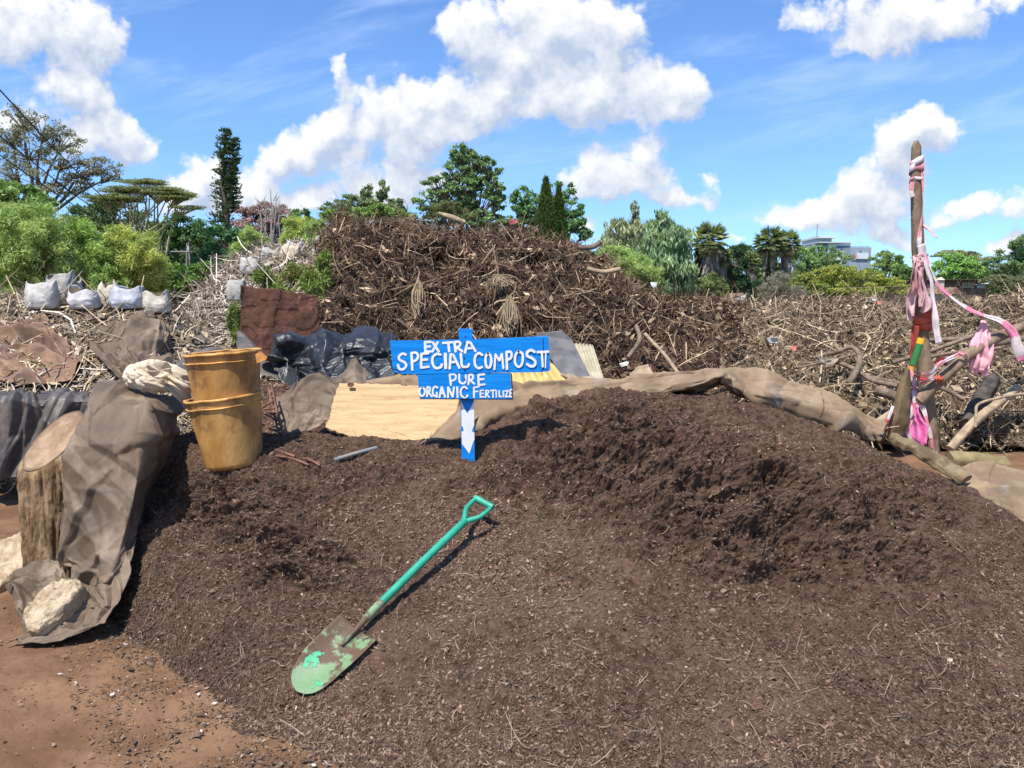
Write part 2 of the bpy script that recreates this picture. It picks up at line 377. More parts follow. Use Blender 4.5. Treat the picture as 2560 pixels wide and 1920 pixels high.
# ------------------------------------------------------------------ compost heap
HT = np.array([(-400,1430,5.0,4.6),(-100,1420,4.8,4.5),(100,1380,4.7,4.25),(220,1290,4.65,3.9),(300,1200,4.6,3.45),(400,1100,4.6,3.12),(500,1082,4.6,2.85),
  (640,1078,4.6,2.7),(760,1088,4.5,2.5),(900,1110,4.45,2.3),(1050,1112,4.45,2.15),(1170,1084,4.5,2.1),(1280,1042,4.6,2.05),(1400,1002,4.75,2.0),
  (1520,984,4.85,2.0),(1640,978,4.9,2.0),(1780,990,4.9,2.0),(1900,1015,4.85,2.0),(2050,1068,4.75,1.95),(2250,1140,4.55,1.9),(2400,1228,4.4,1.9),(2560,1322,4.2,1.9),(2800,1450,4.0,1.9),(3100,1560,3.8,1.9)], float)
_hp = P(HT[:, 0], HT[:, 1], HT[:, 2]); HS = _hp[:, 0] / _hp[:, 1]
def _int(s, col):
    ss = np.linspace(HS[0], HS[-1], 400); y = np.interp(ss, HS, col)
    k = np.ones(15) / 15; yp = np.pad(y, 7, mode='edge'); return np.interp(s, ss, np.convolve(yp, k, 'valid'))
def heap_z(x, y):
    s = x / y; zr = _int(s, _hp[:, 2]); yr = _int(s, HT[:, 2]); yt = _int(s, HT[:, 3])
    t = (y - yt) / (yr - yt); tt = np.clip(t, 0, 1)
    g = 0.5 * (1 - np.cos(math.pi * tt ** 0.95)) * 0.42 + 0.58 * tt
    z = zr * g
    back = np.clip(y - yr, 0, None)
    return np.where(t < 0, -0.05 * np.clip(-t * 4, 0, 1), z) - np.where(back < .12, back * back * 2.0, .0288 + (back - .12) * 0.62)
def hit(u, v, lift=0.0):
    d = ray(u, v); ys = np.linspace(1.9, 5.4, 3500); t = ys / d[1]
    z = CAMZ + d[2] * t; k = np.argmax(z < np.maximum(heap_z(d[0] * t, ys), 0) + lift)
    return np.array([d[0] * t[k], ys[k], z[k]])
def make_heap():
    s = np.linspace(P(-260, 1300, 4.)[0] / 4., P(2900, 1300, 4.)[0] / 4., 1050)
    yt = _int(s, HT[:, 3]); yr = _int(s, HT[:, 2])
    t = np.concatenate([np.linspace(-0.06, 1, 460), 1 + np.linspace(0.004, 0.42, 60)])
    tt, S = np.meshgrid(t, s, indexing='ij')
    y = yt[None] + (yr - yt)[None] * tt; x = S * y
    g = np.stack([x, y, heap_z(x, y)], -1)
    n = gnorm(g); amt = np.clip((tt + 0.02) / 0.12, 0, 1); g[..., 2] += (0.05 * fbm(g, 3.2, 3, 77) - .012) * np.clip(1 - tt / .28, 0, 1)
    # dug-over zone: broken crumbly scarps high on the right and on the left slope
    pu = 1280 + F * (x / (y * math.cos(PITCH) - (g[..., 2] - CAMZ) * math.sin(PITCH)))
    pvv = 960 - F * ((y * math.sin(PITCH) + (g[..., 2] - CAMZ) * math.cos(PITCH)) / (y * math.cos(PITCH) - (g[..., 2] - CAMZ) * math.sin(PITCH)))
    def bl(u, v, ru, rv): return np.exp(-(((pu - u) / ru) ** 2 + ((pvv - v) / rv) ** 2))
    dug = np.clip(bl(1700, 1200, 330, 90) + bl(2050, 1390, 330, 110) + bl(1520, 1110, 230, 70) + bl(730, 1400, 170, 90) + bl(520, 1260, 260, 70) + .8 * bl(1850, 1290, 250, 110) + .6 * bl(1000, 1190, 300, 50) + .5 * bl(1500, 1010, 500, 60) + .45 * bl(2250, 1240, 220, 70), 0, 1)
    dug = np.clip(dug + .35 * np.clip(pn(g * 2.1, 91) - .05, 0, 1) * np.clip((1650 - pvv) / 300, 0, 1), 0, 1)
    rg = 1 - 2.3 * np.abs(pn(g * np.array([3.2, 3.2, 5.5]), 31)); rg = np.clip(rg, -1, 1)
    h = 0.045 * fbm(g, 1.5, 2, 40) + dug * (0.18 * pn(g * np.array([2.6, 3.6, 6.0]), 21) - .30 * np.clip(pn(g * np.array([4.2, 5.5, 9.0]), 27) - .22, 0, 1) + 0.11 * pn(g * np.array([6.5, 8, 13]), 23) + .03 * np.abs(pn(g * 16, 5)))
    h = h + (0.009 + 0.030 * dug) * fbm(g, 20, 2, 50, .6) + (0.0065 + 0.012 * dug) * fbm(g, 60, 2, 60, .7)
    dv = nrm(n + dug[..., None] * np.array([0, -.7, .1]))
    g = g + dv * (h * amt)[..., None]
    root = thing('compost_heap', (0.6, 3.4, 0), 'large heap of fine dark brown compost filling the foreground', 'compost heap')
    mb = MB(); mb.grid(g); mb.build('compost', M['compost'], root, smooth=False)
    n = gnorm(g)
    # loose bits of bark, twig and straw
    fb = MB(); K = 330000
    wt = np.ones(g.shape[:2]); wt[460:] = .15; wt[:25] = .5; wt = (wt * (0.35 + np.clip(1.1 - tt, 0, 1)) * (1.1 - .55 * dug) * np.clip(.8 + .8 * pn(g * 1.5, 101) + .7 * pn(g * 5, 102), .25, 2)).ravel(); wt /= wt.sum()
    id_ = rng.choice(wt.size, K, p=wt); b = g.reshape(-1, 3)[id_] + rng.normal(size=(K, 3)) * np.array([.006, .006, .0]); nn = n.reshape(-1, 3)[id_]
    tdir = nrm(np.cross(nn, unit(K)) + nn * rng.normal(size=(K, 1)) * .28); bd = nrm(np.cross(tdir, nn + .7 * unit(K)))
    L = rng.gamma(2.0, .0037, K) + .0028; Wd = L * rng.uniform(.16, .6, K)
    mixv = rng.random(K)[:, None] ** 2.2
    col = (1 - mixv) * np.array([.084, .0505, .034]) + mixv * np.array([.29, .195, .128])
    col = col * (1 + .55 * pn(b * 1.1, 103) + .3 * pn(b * 4, 104))[:, None]; lt = rng.random(K) < .009; col[lt] = np.array([.40, .31, .21]) * rng.uniform(.6, 1.3, (lt.sum(), 1))
    fb.leaves(b + nn * .003, tdir, bd, L, Wd, col)
    K2 = 5200; id_ = rng.choice(wt.size, K2, p=wt); b = g.reshape(-1, 3)[id_]; nn = n.reshape(-1, 3)[id_]
    tdir = nrm(np.cross(nn, unit(K2)) + nn * rng.normal(size=(K2, 1)) * .10)
    m2 = rng.random(K2)[:, None] ** 1.6
    fb.sticks(b + nn * .003, tdir, nn, rng.gamma(2., .02, K2) + .02, rng.uniform(.002, .0045, K2), rng.normal(size=K2) * .2, (1 - m2) * np.array([.06, .04, .028]) + m2 * np.array([.34, .25, .17]))
    tag(fb.build('plant_bits', M['flake'], root), kind='stuff')
make_heap()
def ground_litter():
    fb = MB(); K = 150000
    x = rng.uniform(-3.4, .3, K); y = rng.uniform(1.9, 5.2, K)
    keep = rng.random(K) < np.clip(1.3 - np.abs(x + .95 + (y - 2.6) * .75) * 1.9, .05, 1) * np.clip(.7 + 1.5 * pn(np.stack([x * 4, y * 4, x * 0], -1), 7), .05, 1); x, y = x[keep], y[keep]; K = len(x)
    b = np.stack([x, y, 0.012 + .03 * fbm(np.stack([x, y, x * 0], -1), .9, 3, 3)], -1); nn = np.tile([0, 0, 1.], (K, 1))
    td = nrm(np.cross(nn, unit(K)) + nn * rng.normal(size=(K, 1)) * .15); bd = nrm(np.cross(td, nn + .5 * unit(K)))
    L = rng.gamma(2., .0045, K) + .003; m2 = rng.random(K)[:, None] ** 1.8
    col = (1 - m2) * np.array([.065, .041, .028]) + m2 * np.array([.28, .2, .135]); lt = rng.random(K) < .03; col[lt] = (.55, .5, .44)
    fb.leaves(b, td, bd, L, L * rng.uniform(.15, .6, K), col)
    tag(fb.build('soil_litter', M['flake']), 'scattered chips and straw on the bare red soil', 'litter', kind='stuff')
ground_litter()

# ------------------------------------------------------------------ debris piles
def pile(name, label, ctrl, nr, nc, base, disp, nst, cols, lens, wid, lift=.25, down=0., seed=0, seg=3, mid=None, wts=None, cat='debris pile', kindname='dry_stalks', spl=.05, chips=.9):
    g = surf(ctrl, nr, nc); n = gnorm(g)
    h = 0
    for (amp, sc, typ) in disp: h = h + amp * (fbm(g, sc, 3, seed + 3) if typ == 'f' else ridge(g, sc, 2, seed + 9) if typ == 'r' else -np.clip(pn(g * np.array([sc, sc, sc * 1.3]), seed + 13) - .18, 0, 1))
    g = g + n * h[..., None]; n = gnorm(g)
    o = g.reshape(-1, 3); root = thing(name, (o[:, 0].mean(), o[:, 1].mean(), 0), label, cat)
    mb = MB(); mb.grid(g); mb.build('rotting_core', base, root, smooth=True)
    fb = MB()
    ar = np.linalg.norm(np.cross(np.gradient(g, axis=0), np.gradient(g, axis=1)), axis=-1)
    if wts is not None: ar = ar * wts(g)
    wt = ar.ravel() / ar.sum()
    for (frac, lmul, wmul) in ((.62, .5, .6), (.30, 1., 1.), (.08, 2.2, 1.5)):
        K = int(nst * frac); id_ = rng.choice(wt.size, K, p=wt); b = o[id_] + rng.normal(size=(K, 3)) * spl; nn = n.reshape(-1, 3)[id_]
        td = nrm(np.cross(nn, unit(K)) + nn * (rng.random((K, 1)) * lift) + np.array([0, -.15, -1.]) * (down * rng.random((K, 1))))
        L = rng.uniform(lens[0], lens[1], K) * lmul * rng.uniform(.5, 1.5, K); W_ = rng.uniform(wid[0], wid[1], K) * wmul
        if lmul > 2: td = nrm(td - nn * np.sum(td * nn, -1, keepdims=True) * .8)
        r_ = rng.random(K); cc = np.array(cols, float); ci = np.minimum((r_ * len(cc)).astype(int), len(cc) - 1)
        col = cc[ci] * 1.7 * rng.uniform(.6, 1.4, (K, 1))
        fb.sticks(b - td * (L * .4)[:, None] + nn * .01, td, nn, L, W_, rng.normal(size=K) * .28 - .12 * (down > 0), col, seg=seg)
    K = int(nst * chips); id_ = rng.choice(wt.size, K, p=wt); b = o[id_] + rng.normal(size=(K, 3)) * spl * .8; nn = n.reshape(-1, 3)[id_]
    td = nrm(np.cross(nn, unit(K)) + nn * rng.normal(size=(K, 1)) * .3); bd = nrm(np.cross(td, nn + .8 * unit(K))); L = rng.gamma(2.2, lens[0] * .26, K) + lens[0] * .15; cc = np.array(cols, float)
    fb.leaves(b + nn * .01, td, bd, L, L * rng.uniform(.25, .7, K), cc[rng.integers(0, len(cc), K)] * 1.45 * rng.uniform(.6, 1.4, (K, 1)))
    o2 = fb.build(kindname, M['flake'], root); tag(o2, kind='stuff')
    return g, n, root

BR = [(.035,.021,.014),(.05,.03,.02),(.065,.04,.025),(.085,.052,.032),(.105,.066,.041),(.14,.09,.055),(.20,.135,.084),(.33,.235,.145)]
TN = [(.055,.038,.024),(.085,.06,.037),(.12,.085,.052),(.16,.113,.069),(.20,.145,.088),(.27,.2,.125),(.36,.275,.175)]
GT = [(.10,.08,.06),(.17,.135,.10),(.24,.195,.145),(.31,.255,.195),(.38,.32,.25)]
us = (832, 880, 1000, 1150, 1330, 1450, 1540, 1640, 1840)
def row(vs, Y, ug=us, uoff=0): return [(u + uoff, v, Y) for u, v in zip(ug, vs)]
Cc = [[(960, 670, 14.)] + row((670, 650, 650, 650, 660, 700, 750, 790, 800), 14.),
      [(915, 625, 12.8)] + row((600, 590, 592, 600, 610, 656, 718, 766, 792), 10.5),
      [(915, 670, 12.8)] + row((650, 645, 645, 650, 662, 700, 752, 796, 816), 10.0, uoff=0),
      [(900, 740, 12.6)] + row((740, 740, 735, 740, 752, 782, 820, 850, 862), 9.45, uoff=-4),
      [(890, 850, 12.4)] + row((850, 850, 845, 850, 865, 880, 900, 910, 920), 8.9, uoff=-10),
      [(880, 1060, 12.)] + row((1117,) * 9, 8.2, uoff=-25)]
pile('shredded_waste_heap', 'tall steep-sided heap of shredded dark brown plant waste behind the blue sign', Cc, 190, 330, M['dark'],
     [(.20, .8, 'f'), (.18, 2.2, 'f'), (.9, 2.4, 'h'), (.07, 6., 'r')], 95000, BR, (.09, .34), (.004, .012), lift=.45, down=.6, seed=5, chips=.45)
ur = (1540, 1700, 1840, 2000, 2150, 2300, 2450, 2620, 2900)
Rc = [row((815,) * 9, 16., ur), row((792, 784, 780, 772, 768, 780, 770, 738, 718), 13., ur), row((830, 822, 818, 812, 808, 812, 806, 790, 780), 11.5, ur),
      row((905,) * 9, 10., ur), row((1020,) * 9, 8.75, ur), row((1128,) * 9, 7.95, ur)]
pile('tan_waste_heap', 'wide low heap of dry tan plant waste behind the tall wooden post', Rc, 150, 300, M['tan'],
     [(.20, .7, 'f'), (.17, 2.2, 'f'), (.6, 2.6, 'h'), (.06, 6., 'r')], 64000, TN, (.09, .36), (.005, .015), lift=.3, seed=15)
ul = (-200, 60, 250, 410, 500)
Lc = [row((800, 790, 785, 810, 860), 10., ul), row((772, 764, 768, 790, 850), 8.2, ul), row((850, 842, 852, 866, 905), 7.5, ul),
      row((950, 950, 960, 965, 970), 6.9, ul), row((1050, 1050, 1050, 1060, 1060), 6.5, ul), row((1195,) * 5, 6.2, ul)]
pile('twig_heap', 'heap of dry twigs and stalks under the row of white sacks', Lc, 110, 170, M['tan'], [(.12, .9, 'f'), (.07, 3., 'f')], 20000, GT + TN[1:], (.09, .28), (.007, .016), lift=.25, seed=25)
ut = (470, 540, 610, 710, 840)
Tc = [row((800, 720, 690, 660, 660), 16., ut), row((785, 702, 658, 636, 642), 13., ut), row((830, 765, 722, 700, 690), 11., ut), row((872, 852, 842, 832, 830), 9.5, ut), row((1100,) * 5, 8.6, ut)]
pile('stalk_heap', 'sloping heap of pale cut stalks behind the rusty metal sheet', Tc, 110, 130, M['tan'], [(.14, .8, 'f'), (.08, 3., 'f')], 17000, GT, (.12, .36), (.009, .022), lift=.3, seed=35)
def small_heap():
    c = [row((1000, 985, 985, 1010), 6.8, (560, 650, 740, 860)), row((975, 956, 958, 990), 6.1, (560, 650, 740, 860)), row((1030, 1010, 1015, 1040), 5.5, (560, 650, 740, 860)), row((1130,) * 4, 4.9, (560, 650, 740, 860))]
    pile('compost_mound', 'small dark compost mound behind the stained pails', c, 70, 120, M['compost'], [(.03, 2., 'f'), (.012, 18., 'f')], 3000, BR, (.02, .06), (.004, .01), seed=41, cat='compost heap', kindname='plant_bits', spl=.01)
small_heap()

# ------------------------------------------------------------------ sheets
def mixi(A, n): return .45 * cr(A, n) + .55 * lin(A, n)
def tri(x): return 2 * np.abs(2 * (x - np.floor(x + .5))) - 1
def sheet(name, label, cat, parts, material, group=None, amp=.02, sc=4., cre=.012, csc=3., res=(60, 60), seed=0, thick=.003, fn=mixi, fold=()):
    mb = MB()
    for k, c in enumerate(parts):
        g = surf(c, *res, fn=fn); n = gnorm(g)
        h = amp * .5 * fbm(g, sc * .7, 2, seed + k)
        Lx = np.linalg.norm(np.diff(g, axis=1), axis=-1).sum(1).mean(); Ly = np.linalg.norm(np.diff(g, axis=0), axis=-1).sum(0).mean()
        tt, ss = np.meshgrid(np.linspace(0, Ly, g.shape[0]), np.linspace(0, Lx, g.shape[1]), indexing='ij'); fr_ = np.random.default_rng(seed * 7 + k)
        ss2 = ss + .02 * fbm(g, 3, 2, seed + 61); tt2 = tt + .02 * fbm(g, 3, 2, seed + 62)
        for (cnt, ang, spread, w0, w1, l0, l1, rel) in fold:
            for _ in range(max(1, int(cnt * (Lx * Ly / .8) ** .5)) if k == 0 else cnt // 2):
                th_ = R(ang + fr_.normal() * spread); cx_, cy_ = fr_.uniform(0, Lx), fr_.uniform(0, Ly); w_ = fr_.uniform(w0, w1); l_ = fr_.uniform(l0, l1)
                dd = -(ss2 - cx_) * math.sin(th_) + (tt2 - cy_) * math.cos(th_); al = (ss2 - cx_) * math.cos(th_) + (tt2 - cy_) * math.sin(th_)
                sk = np.where(dd > 0, dd / (w_ * 1.7), -dd / (w_ * .6)); wd_ = np.clip(1 - np.abs(al) / l_, 0, 1)
                h = h + (1 if fr_.random() < .75 else -.7) * rel * w_ * np.clip(1 - sk / np.maximum(wd_, .05) ** .5, 0, 1) * wd_ ** .6
        h = h + .0025 * ridge(g, 8, 2, seed + 41)
        for sl in ((0, slice(None)), (-1, slice(None)), (slice(None), 0), (slice(None), -1)):
            g[sl] = g[sl] + .016 * np.stack([fbm(g[sl], 11, 3, seed + 51), 0 * g[sl][:, 0], fbm(g[sl], 11, 3, seed + 52)], -1)
        mb.grid(g + n * h[..., None])
    o = mb.build(name, material, smooth=True, solid=thick)
    return tag(o, label, cat, group)

sheet('tarp', 'dusty brown tarp draped over the log, spilling down beside the compost', 'tarp', [
  [[(248,946,4.55),(300,955,4.55),(372,985,4.5),(470,1003,4.6)],
   [(218,1008,4.16),(290,1012,4.13),(368,1016,4.06),(450,1040,4.45)],
   [(168,1112,3.98),(260,1110,3.93),(360,1105,3.88),(425,1125,4.35)],
   [(162,1250,3.92),(240,1240,3.88),(338,1232,3.83),(368,1245,4.2)],
   [(148,1395,3.90),(215,1395,3.82),(300,1372,3.73),(343,1330,3.88)],
   [(205,1452,3.86),(232,1468,3.76),(275,1465,3.64),(328,1420,3.68)],
   [(226,1520,3.66),(245,1530,3.58),(272,1525,3.50),(300,1498,3.55)],
   [(140,1588,3.47),(175,1586,3.43),(222,1572,3.40),(262,1556,3.42)],
   [(12,1612,3.36),(60,1610,3.34),(110,1610,3.34),(150,1604,3.35)]],
  [[(14,1462,3.92),(60,1435,3.95),(120,1408,3.98),(160,1450,3.92)],
   [(40,1500,3.80),(80,1490,3.80),(130,1480,3.80),(180,1490,3.80)],
   [(58,1560,3.60),(100,1550,3.62),(150,1545,3.63),(205,1530,3.68)],
   [(60,1595,3.46),(100,1590,3.46),(150,1588,3.46),(205,1572,3.46)]]],
  M['tarp'], amp=.010, sc=4, cre=.010, csc=4, res=(260, 140), seed=3, fn=lin, fold=[(15, 70, 22, .03, .08, .15, .5, .5), (16, 120, 20, .03, .09, .15, .45, .55), (10, 20, 30, .02, .05, .1, .3, .4), (30, 60, 80, .008, .02, .05, .2, .4)])
sheet('tarp', 'dark grey tarp hanging in folds left of the sawn log', 'tarp', [
  [[(-120,1000,6.3),(30,992,6.3),(120,985,6.3),(222,978,6.3)],
   [(-120,1030,5.95),(28,1005,5.95),(120,1000,5.95),(222,1000,6.0)],
   [(-120,1110,5.9),(15,1095,5.88),(115,1090,5.9),(205,1080,5.95)],
   [(-120,1205,5.9),(0,1200,5.85),(110,1180,5.9),(180,1170,5.9)]]], M['tarp_dark'], amp=.012, sc=4, cre=.012, csc=3.4, res=(90, 180), seed=13, fn=mixi, fold=[(22, 90, 14, .05, .14, .3, .9, .6), (10, 60, 40, .03, .08, .1, .4, .4), (30, 60, 80, .012, .03, .05, .25, .35)])
sheet('tarp', 'red-dusted brown tarp crumpled over the pile at the left edge', 'tarp', [
  [[(-120,830,7.7),(0,812,7.7),(60,795,7.7),(115,785,7.75)],
   [(-120,870,7.35),(0,850,7.35),(85,835,7.4),(150,850,7.4)],
   [(-120,915,7.0),(0,900,7.05),(100,885,7.1),(212,902,7.05)],
   [(-120,968,6.75),(20,970,6.72),(110,972,6.72),(180,935,6.8)]]], M['tarp_red'], amp=.03, sc=2.5, cre=.03, csc=2.2, res=(140, 150), seed=23, fn=mixi, fold=[(14, 20, 25, .06, .16, .3, 1., .6), (14, 80, 40, .04, .12, .2, .6, .5), (36, 60, 80, .015, .04, .08, .3, .4)])
sheet('tarp', 'grey-brown tarp pulled over the twig heap below the white sacks', 'tarp', [
  [[(262,800,8.0),(320,780,8.0),(370,770,8.0),(388,780,8.0)],
   [(232,850,7.5),(310,830,7.45),(380,820,7.5),(412,845,7.55)],
   [(226,880,7.1),(300,890,7.05),(370,880,7.1),(436,905,7.15)],
   [(300,945,6.75),(340,940,6.72),(370,930,6.75),(436,925,6.85)]]], M['tarp'], amp=.03, sc=2.2, cre=.02, csc=2.6, res=(130, 130), seed=33, fn=mixi, fold=[(14, 100, 25, .06, .14, .3, .8, .55), (12, 40, 30, .04, .12, .2, .6, .5), (36, 60, 80, .015, .04, .08, .3, .4)])
sheet('tarp', 'grey tarp edge standing up behind the stained pails', 'tarp', [
  [[(425,930,6.2),(470,885,6.2),(520,868,6.2),(560,872,6.2)],
   [(430,960,5.8),(475,935,5.8),(525,920,5.8),(570,925,5.8)],
   [(440,1010,5.5),(480,1000,5.5),(530,990,5.5),(575,990,5.5)]]], M['tarp_dark'], amp=.02, sc=4, cre=.02, res=(40, 40), seed=43)
sheet('plastic_sheet', 'shiny black plastic sheet bunched behind the upper left of the blue sign', 'plastic sheet', [
  [[(690,858,6.6),(716,838,6.6),(790,848,6.6),(890,830,6.6),(985,838,6.6)],
   [(672,905,6.25),(712,850,6.15),(800,866,6.3),(890,850,6.2),(990,870,6.2)],
   [(680,930,6.1),(715,925,6.25),(800,912,6.0),(880,900,6.15),(990,915,6.1)],
   [(720,968,5.9),(760,968,5.9),(820,950,5.85),(890,945,5.9),(990,960,5.9)],
   [(730,1010,5.7),(770,1010,5.7),(830,1000,5.7),(890,995,5.7),(990,1000,5.7)]]], M['black'], amp=.03, sc=3.2, cre=.03, csc=4.6, res=(160, 220), seed=53, fn=mixi, fold=[(16, 95, 25, .05, .14, .2, .7, .7), (16, 40, 40, .04, .10, .2, .5, .55), (50, 60, 80, .012, .035, .06, .25, .45)])
sheet('tarp', 'triangular tarp flap folded against the rusty metal sheet', 'tarp', [
  [[(592,828,6.7),(600,830,6.7),(608,836,6.7)],
   [(592,860,6.45),(630,862,6.4),(660,885,6.4)],
   [(600,925,6.1),(650,935,6.1),(705,955,6.05)]]], M['tarp_dark'], amp=.02, sc=4, cre=.02, res=(40, 40), seed=63)
sheet('tarp', 'dusty grey tarp creased beside the left end of the pale torn board', 'tarp', [
  [[(868,960,5.15),(880,935,5.2),(895,910,5.2),(925,936,5.1)],
   [(770,975,5.05),(800,962,5.1),(850,955,5.05),(905,962,4.95)],
   [(696,1005,4.95),(740,1000,4.95),(790,985,4.95),(850,1000,4.9)],
   [(685,1060,4.8),(730,1050,4.8),(780,1040,4.75),(830,1040,4.75)],
   [(670,1120,4.6),(710,1112,4.6),(760,1082,4.62),(810,1062,4.66)]]], M['tarp'], amp=.008, sc=4, cre=.012, csc=3.5, res=(120, 120), seed=73, fn=mixi, fold=[(12, 60, 30, .04, .12, .2, .6, .5), (12, 130, 30, .03, .10, .15, .5, .5), (30, 60, 80, .01, .03, .05, .2, .4)])
sheet('tarp', 'long tan tarp rolled along the far ridge of the compost', 'tarp', [
  [[(905,994,5.43),(950,997,5.40),(996,999,5.35),(1053,1006,5.29),(1111,1024,5.28),(1168,1024,5.25),(1226,1020,5.28),(1299,1015,5.33),(1376,1006,5.33),(1440,1002,5.41),(1497,999,5.37),(1555,991,5.40),(1613,980,5.42),(1660,969,5.50),(1699,963,5.46),(1735,963,5.52),(1769,955,5.54),(1802,956,5.52),(1836,959,5.53),(1873,968,5.52),(1916,982,5.44),(1961,991,5.40),(2009,1004,5.36),(2055,1020,5.36),(2094,1036,5.32),(2132,1056,5.24),(2171,1083,5.21),(2210,1104,5.16)],
   [(905,961,5.29),(950,964,5.26),(996,966,5.21),(1053,973,5.15),(1111,991,5.14),(1168,991,5.11),(1226,987,5.14),(1299,982,5.19),(1376,973,5.19),(1440,969,5.27),(1497,966,5.23),(1555,958,5.26),(1613,947,5.28),(1660,936,5.36),(1699,930,5.32),(1735,930,5.38),(1769,922,5.40),(1802,923,5.38),(1836,926,5.39),(1873,935,5.38),(1916,949,5.30),(1961,958,5.26),(2009,971,5.22),(2055,987,5.22),(2094,1003,5.18),(2132,1023,5.10),(2171,1050,5.07),(2210,1071,5.02)],
   [(905,961,5.25),(950,964,5.22),(996,966,5.17),(1053,973,5.11),(1111,991,5.10),(1168,991,5.07),(1226,987,5.10),(1299,982,5.15),(1376,973,5.15),(1440,969,5.23),(1497,966,5.19),(1555,958,5.22),(1613,947,5.24),(1660,936,5.32),(1699,930,5.28),(1735,930,5.34),(1769,922,5.36),(1802,923,5.34),(1836,926,5.35),(1873,935,5.34),(1916,949,5.26),(1961,958,5.22),(2009,971,5.18),(2055,987,5.18),(2094,1003,5.14),(2132,1023,5.06),(2171,1050,5.03),(2210,1071,4.98)],
   [(946,1020,4.96),(979,1025,4.94),(1018,1026,4.91),(1073,1024,4.86),(1121,1037,4.84),(1180,1029,4.90),(1231,1015,4.92),(1304,1004,4.99),(1379,997,4.99),(1443,986,5.07),(1498,987,5.05),(1558,976,5.09),(1611,963,5.08),(1656,957,5.17),(1692,949,5.16),(1732,946,5.14),(1770,938,5.11),(1803,932,5.15),(1830,944,5.16),(1865,957,5.18),(1912,970,5.09),(1955,976,5.15),(2002,988,5.11),(2053,1003,5.10),(2090,1017,5.06),(2128,1033,5.01),(2169,1060,4.99),(2211,1078,4.91)],
   [(988,1079,4.70),(1008,1087,4.67),(1039,1088,4.60),(1093,1075,4.57),(1132,1083,4.57),(1191,1068,4.68),(1235,1044,4.69),(1309,1026,4.78),(1382,1022,4.79),(1447,1005,4.86),(1499,1009,4.90),(1562,996,4.92),(1610,981,4.93),(1652,980,5.01),(1686,968,5.00),(1729,964,4.90),(1771,954,4.86),(1803,942,4.89),(1824,963,4.94),(1857,980,5.00),(1908,992,4.95),(1950,995,5.04),(1995,1005,5.05),(2051,1020,4.99),(2087,1032,4.96),(2124,1044,4.90),(2167,1071,4.91),(2212,1085,4.80)],
   [(988,1083,4.76),(1008,1091,4.73),(1039,1092,4.66),(1093,1079,4.63),(1132,1087,4.63),(1191,1072,4.74),(1235,1048,4.75),(1309,1030,4.84),(1382,1026,4.85),(1447,1009,4.92),(1499,1013,4.96),(1562,1000,4.98),(1610,985,4.99),(1652,984,5.07),(1686,972,5.06),(1729,968,4.96),(1771,958,4.92),(1803,946,4.95),(1824,967,5.00),(1857,984,5.06),(1908,996,5.01),(1950,999,5.10),(1995,1009,5.11),(2051,1024,5.05),(2087,1036,5.02),(2124,1048,4.96),(2167,1075,4.97),(2212,1089,4.86)],
   [(988,1099,4.94),(1008,1107,4.91),(1039,1108,4.84),(1093,1095,4.81),(1132,1103,4.81),(1191,1088,4.92),(1235,1064,4.93),(1309,1046,5.02),(1382,1042,5.03),(1447,1025,5.10),(1499,1029,5.14),(1562,1016,5.16),(1610,1001,5.17),(1652,1000,5.25),(1686,988,5.24),(1729,984,5.14),(1771,974,5.10),(1803,962,5.13),(1824,983,5.18),(1857,1000,5.24),(1908,1012,5.19),(1950,1015,5.28),(1995,1025,5.29),(2051,1040,5.23),(2087,1052,5.20),(2124,1064,5.14),(2167,1091,5.15),(2212,1105,5.04)]]], M['tarp_tan'], amp=.008, sc=3, cre=.006, csc=4., res=(110, 520), seed=83, fn=mixi, fold=[(16, 0, 8, .04, .09, .3, .9, .7), (20, 25, 25, .025, .06, .12, .35, .6), (20, -25, 25, .025, .06, .12, .35, .6), (60, 60, 80, .008, .022, .04, .16, .45)])
sheet('tarp', 'curled brown tarp edge rising between the pale board and the sign post', 'tarp', [
  [[(1205,960,4.72),(1170,985,4.68),(1140,1030,4.62),(1100,1070,4.55)],
   [(1175,1010,4.60),(1150,1035,4.55),(1115,1065,4.50),(1070,1098,4.44)],
   [(1170,1060,4.52),(1140,1080,4.48),(1100,1098,4.43),(1050,1112,4.38)],
   [(1165,1110,4.48),(1130,1112,4.44),(1080,1112,4.4),(1020,1110,4.36)]]], M['tarp_tan'], amp=.006, cre=.005, res=(40, 40), seed=93)
sheet('tarp', 'folded grey-brown tarp lying past the mossy plank at the right edge', 'tarp', [
  [[(2350,1192,5.1),(2400,1172,5.1),(2450,1166,5.1),(2510,1172,5.1),(2610,1190,5.1),(2760,1225,5.1)],
   [(2345,1206,4.95),(2400,1186,4.95),(2445,1184,4.92),(2510,1182,4.95),(2610,1202,4.95),(2760,1240,4.95)],
   [(2352,1225,4.8),(2410,1216,4.75),(2450,1222,4.68),(2520,1216,4.72),(2610,1232,4.7),(2760,1280,4.7)],
   [(2385,1248,4.7),(2430,1244,4.62),(2470,1246,4.55),(2530,1252,4.58),(2610,1268,4.55),(2760,1320,4.5)],
   [(2420,1258,4.72),(2450,1268,4.66),(2500,1290,4.56),(2550,1318,4.48),(2640,1350,4.4),(2760,1400,4.3)]]], M['tarp_tan'], amp=.008, sc=5, cre=.008, csc=4., res=(80, 160), seed=103, fn=mixi, fold=[(10, 5, 15, .03, .08, .3, .8, .5), (10, 50, 30, .03, .07, .15, .5, .5), (30, 60, 80, .008, .02, .05, .2, .4)])

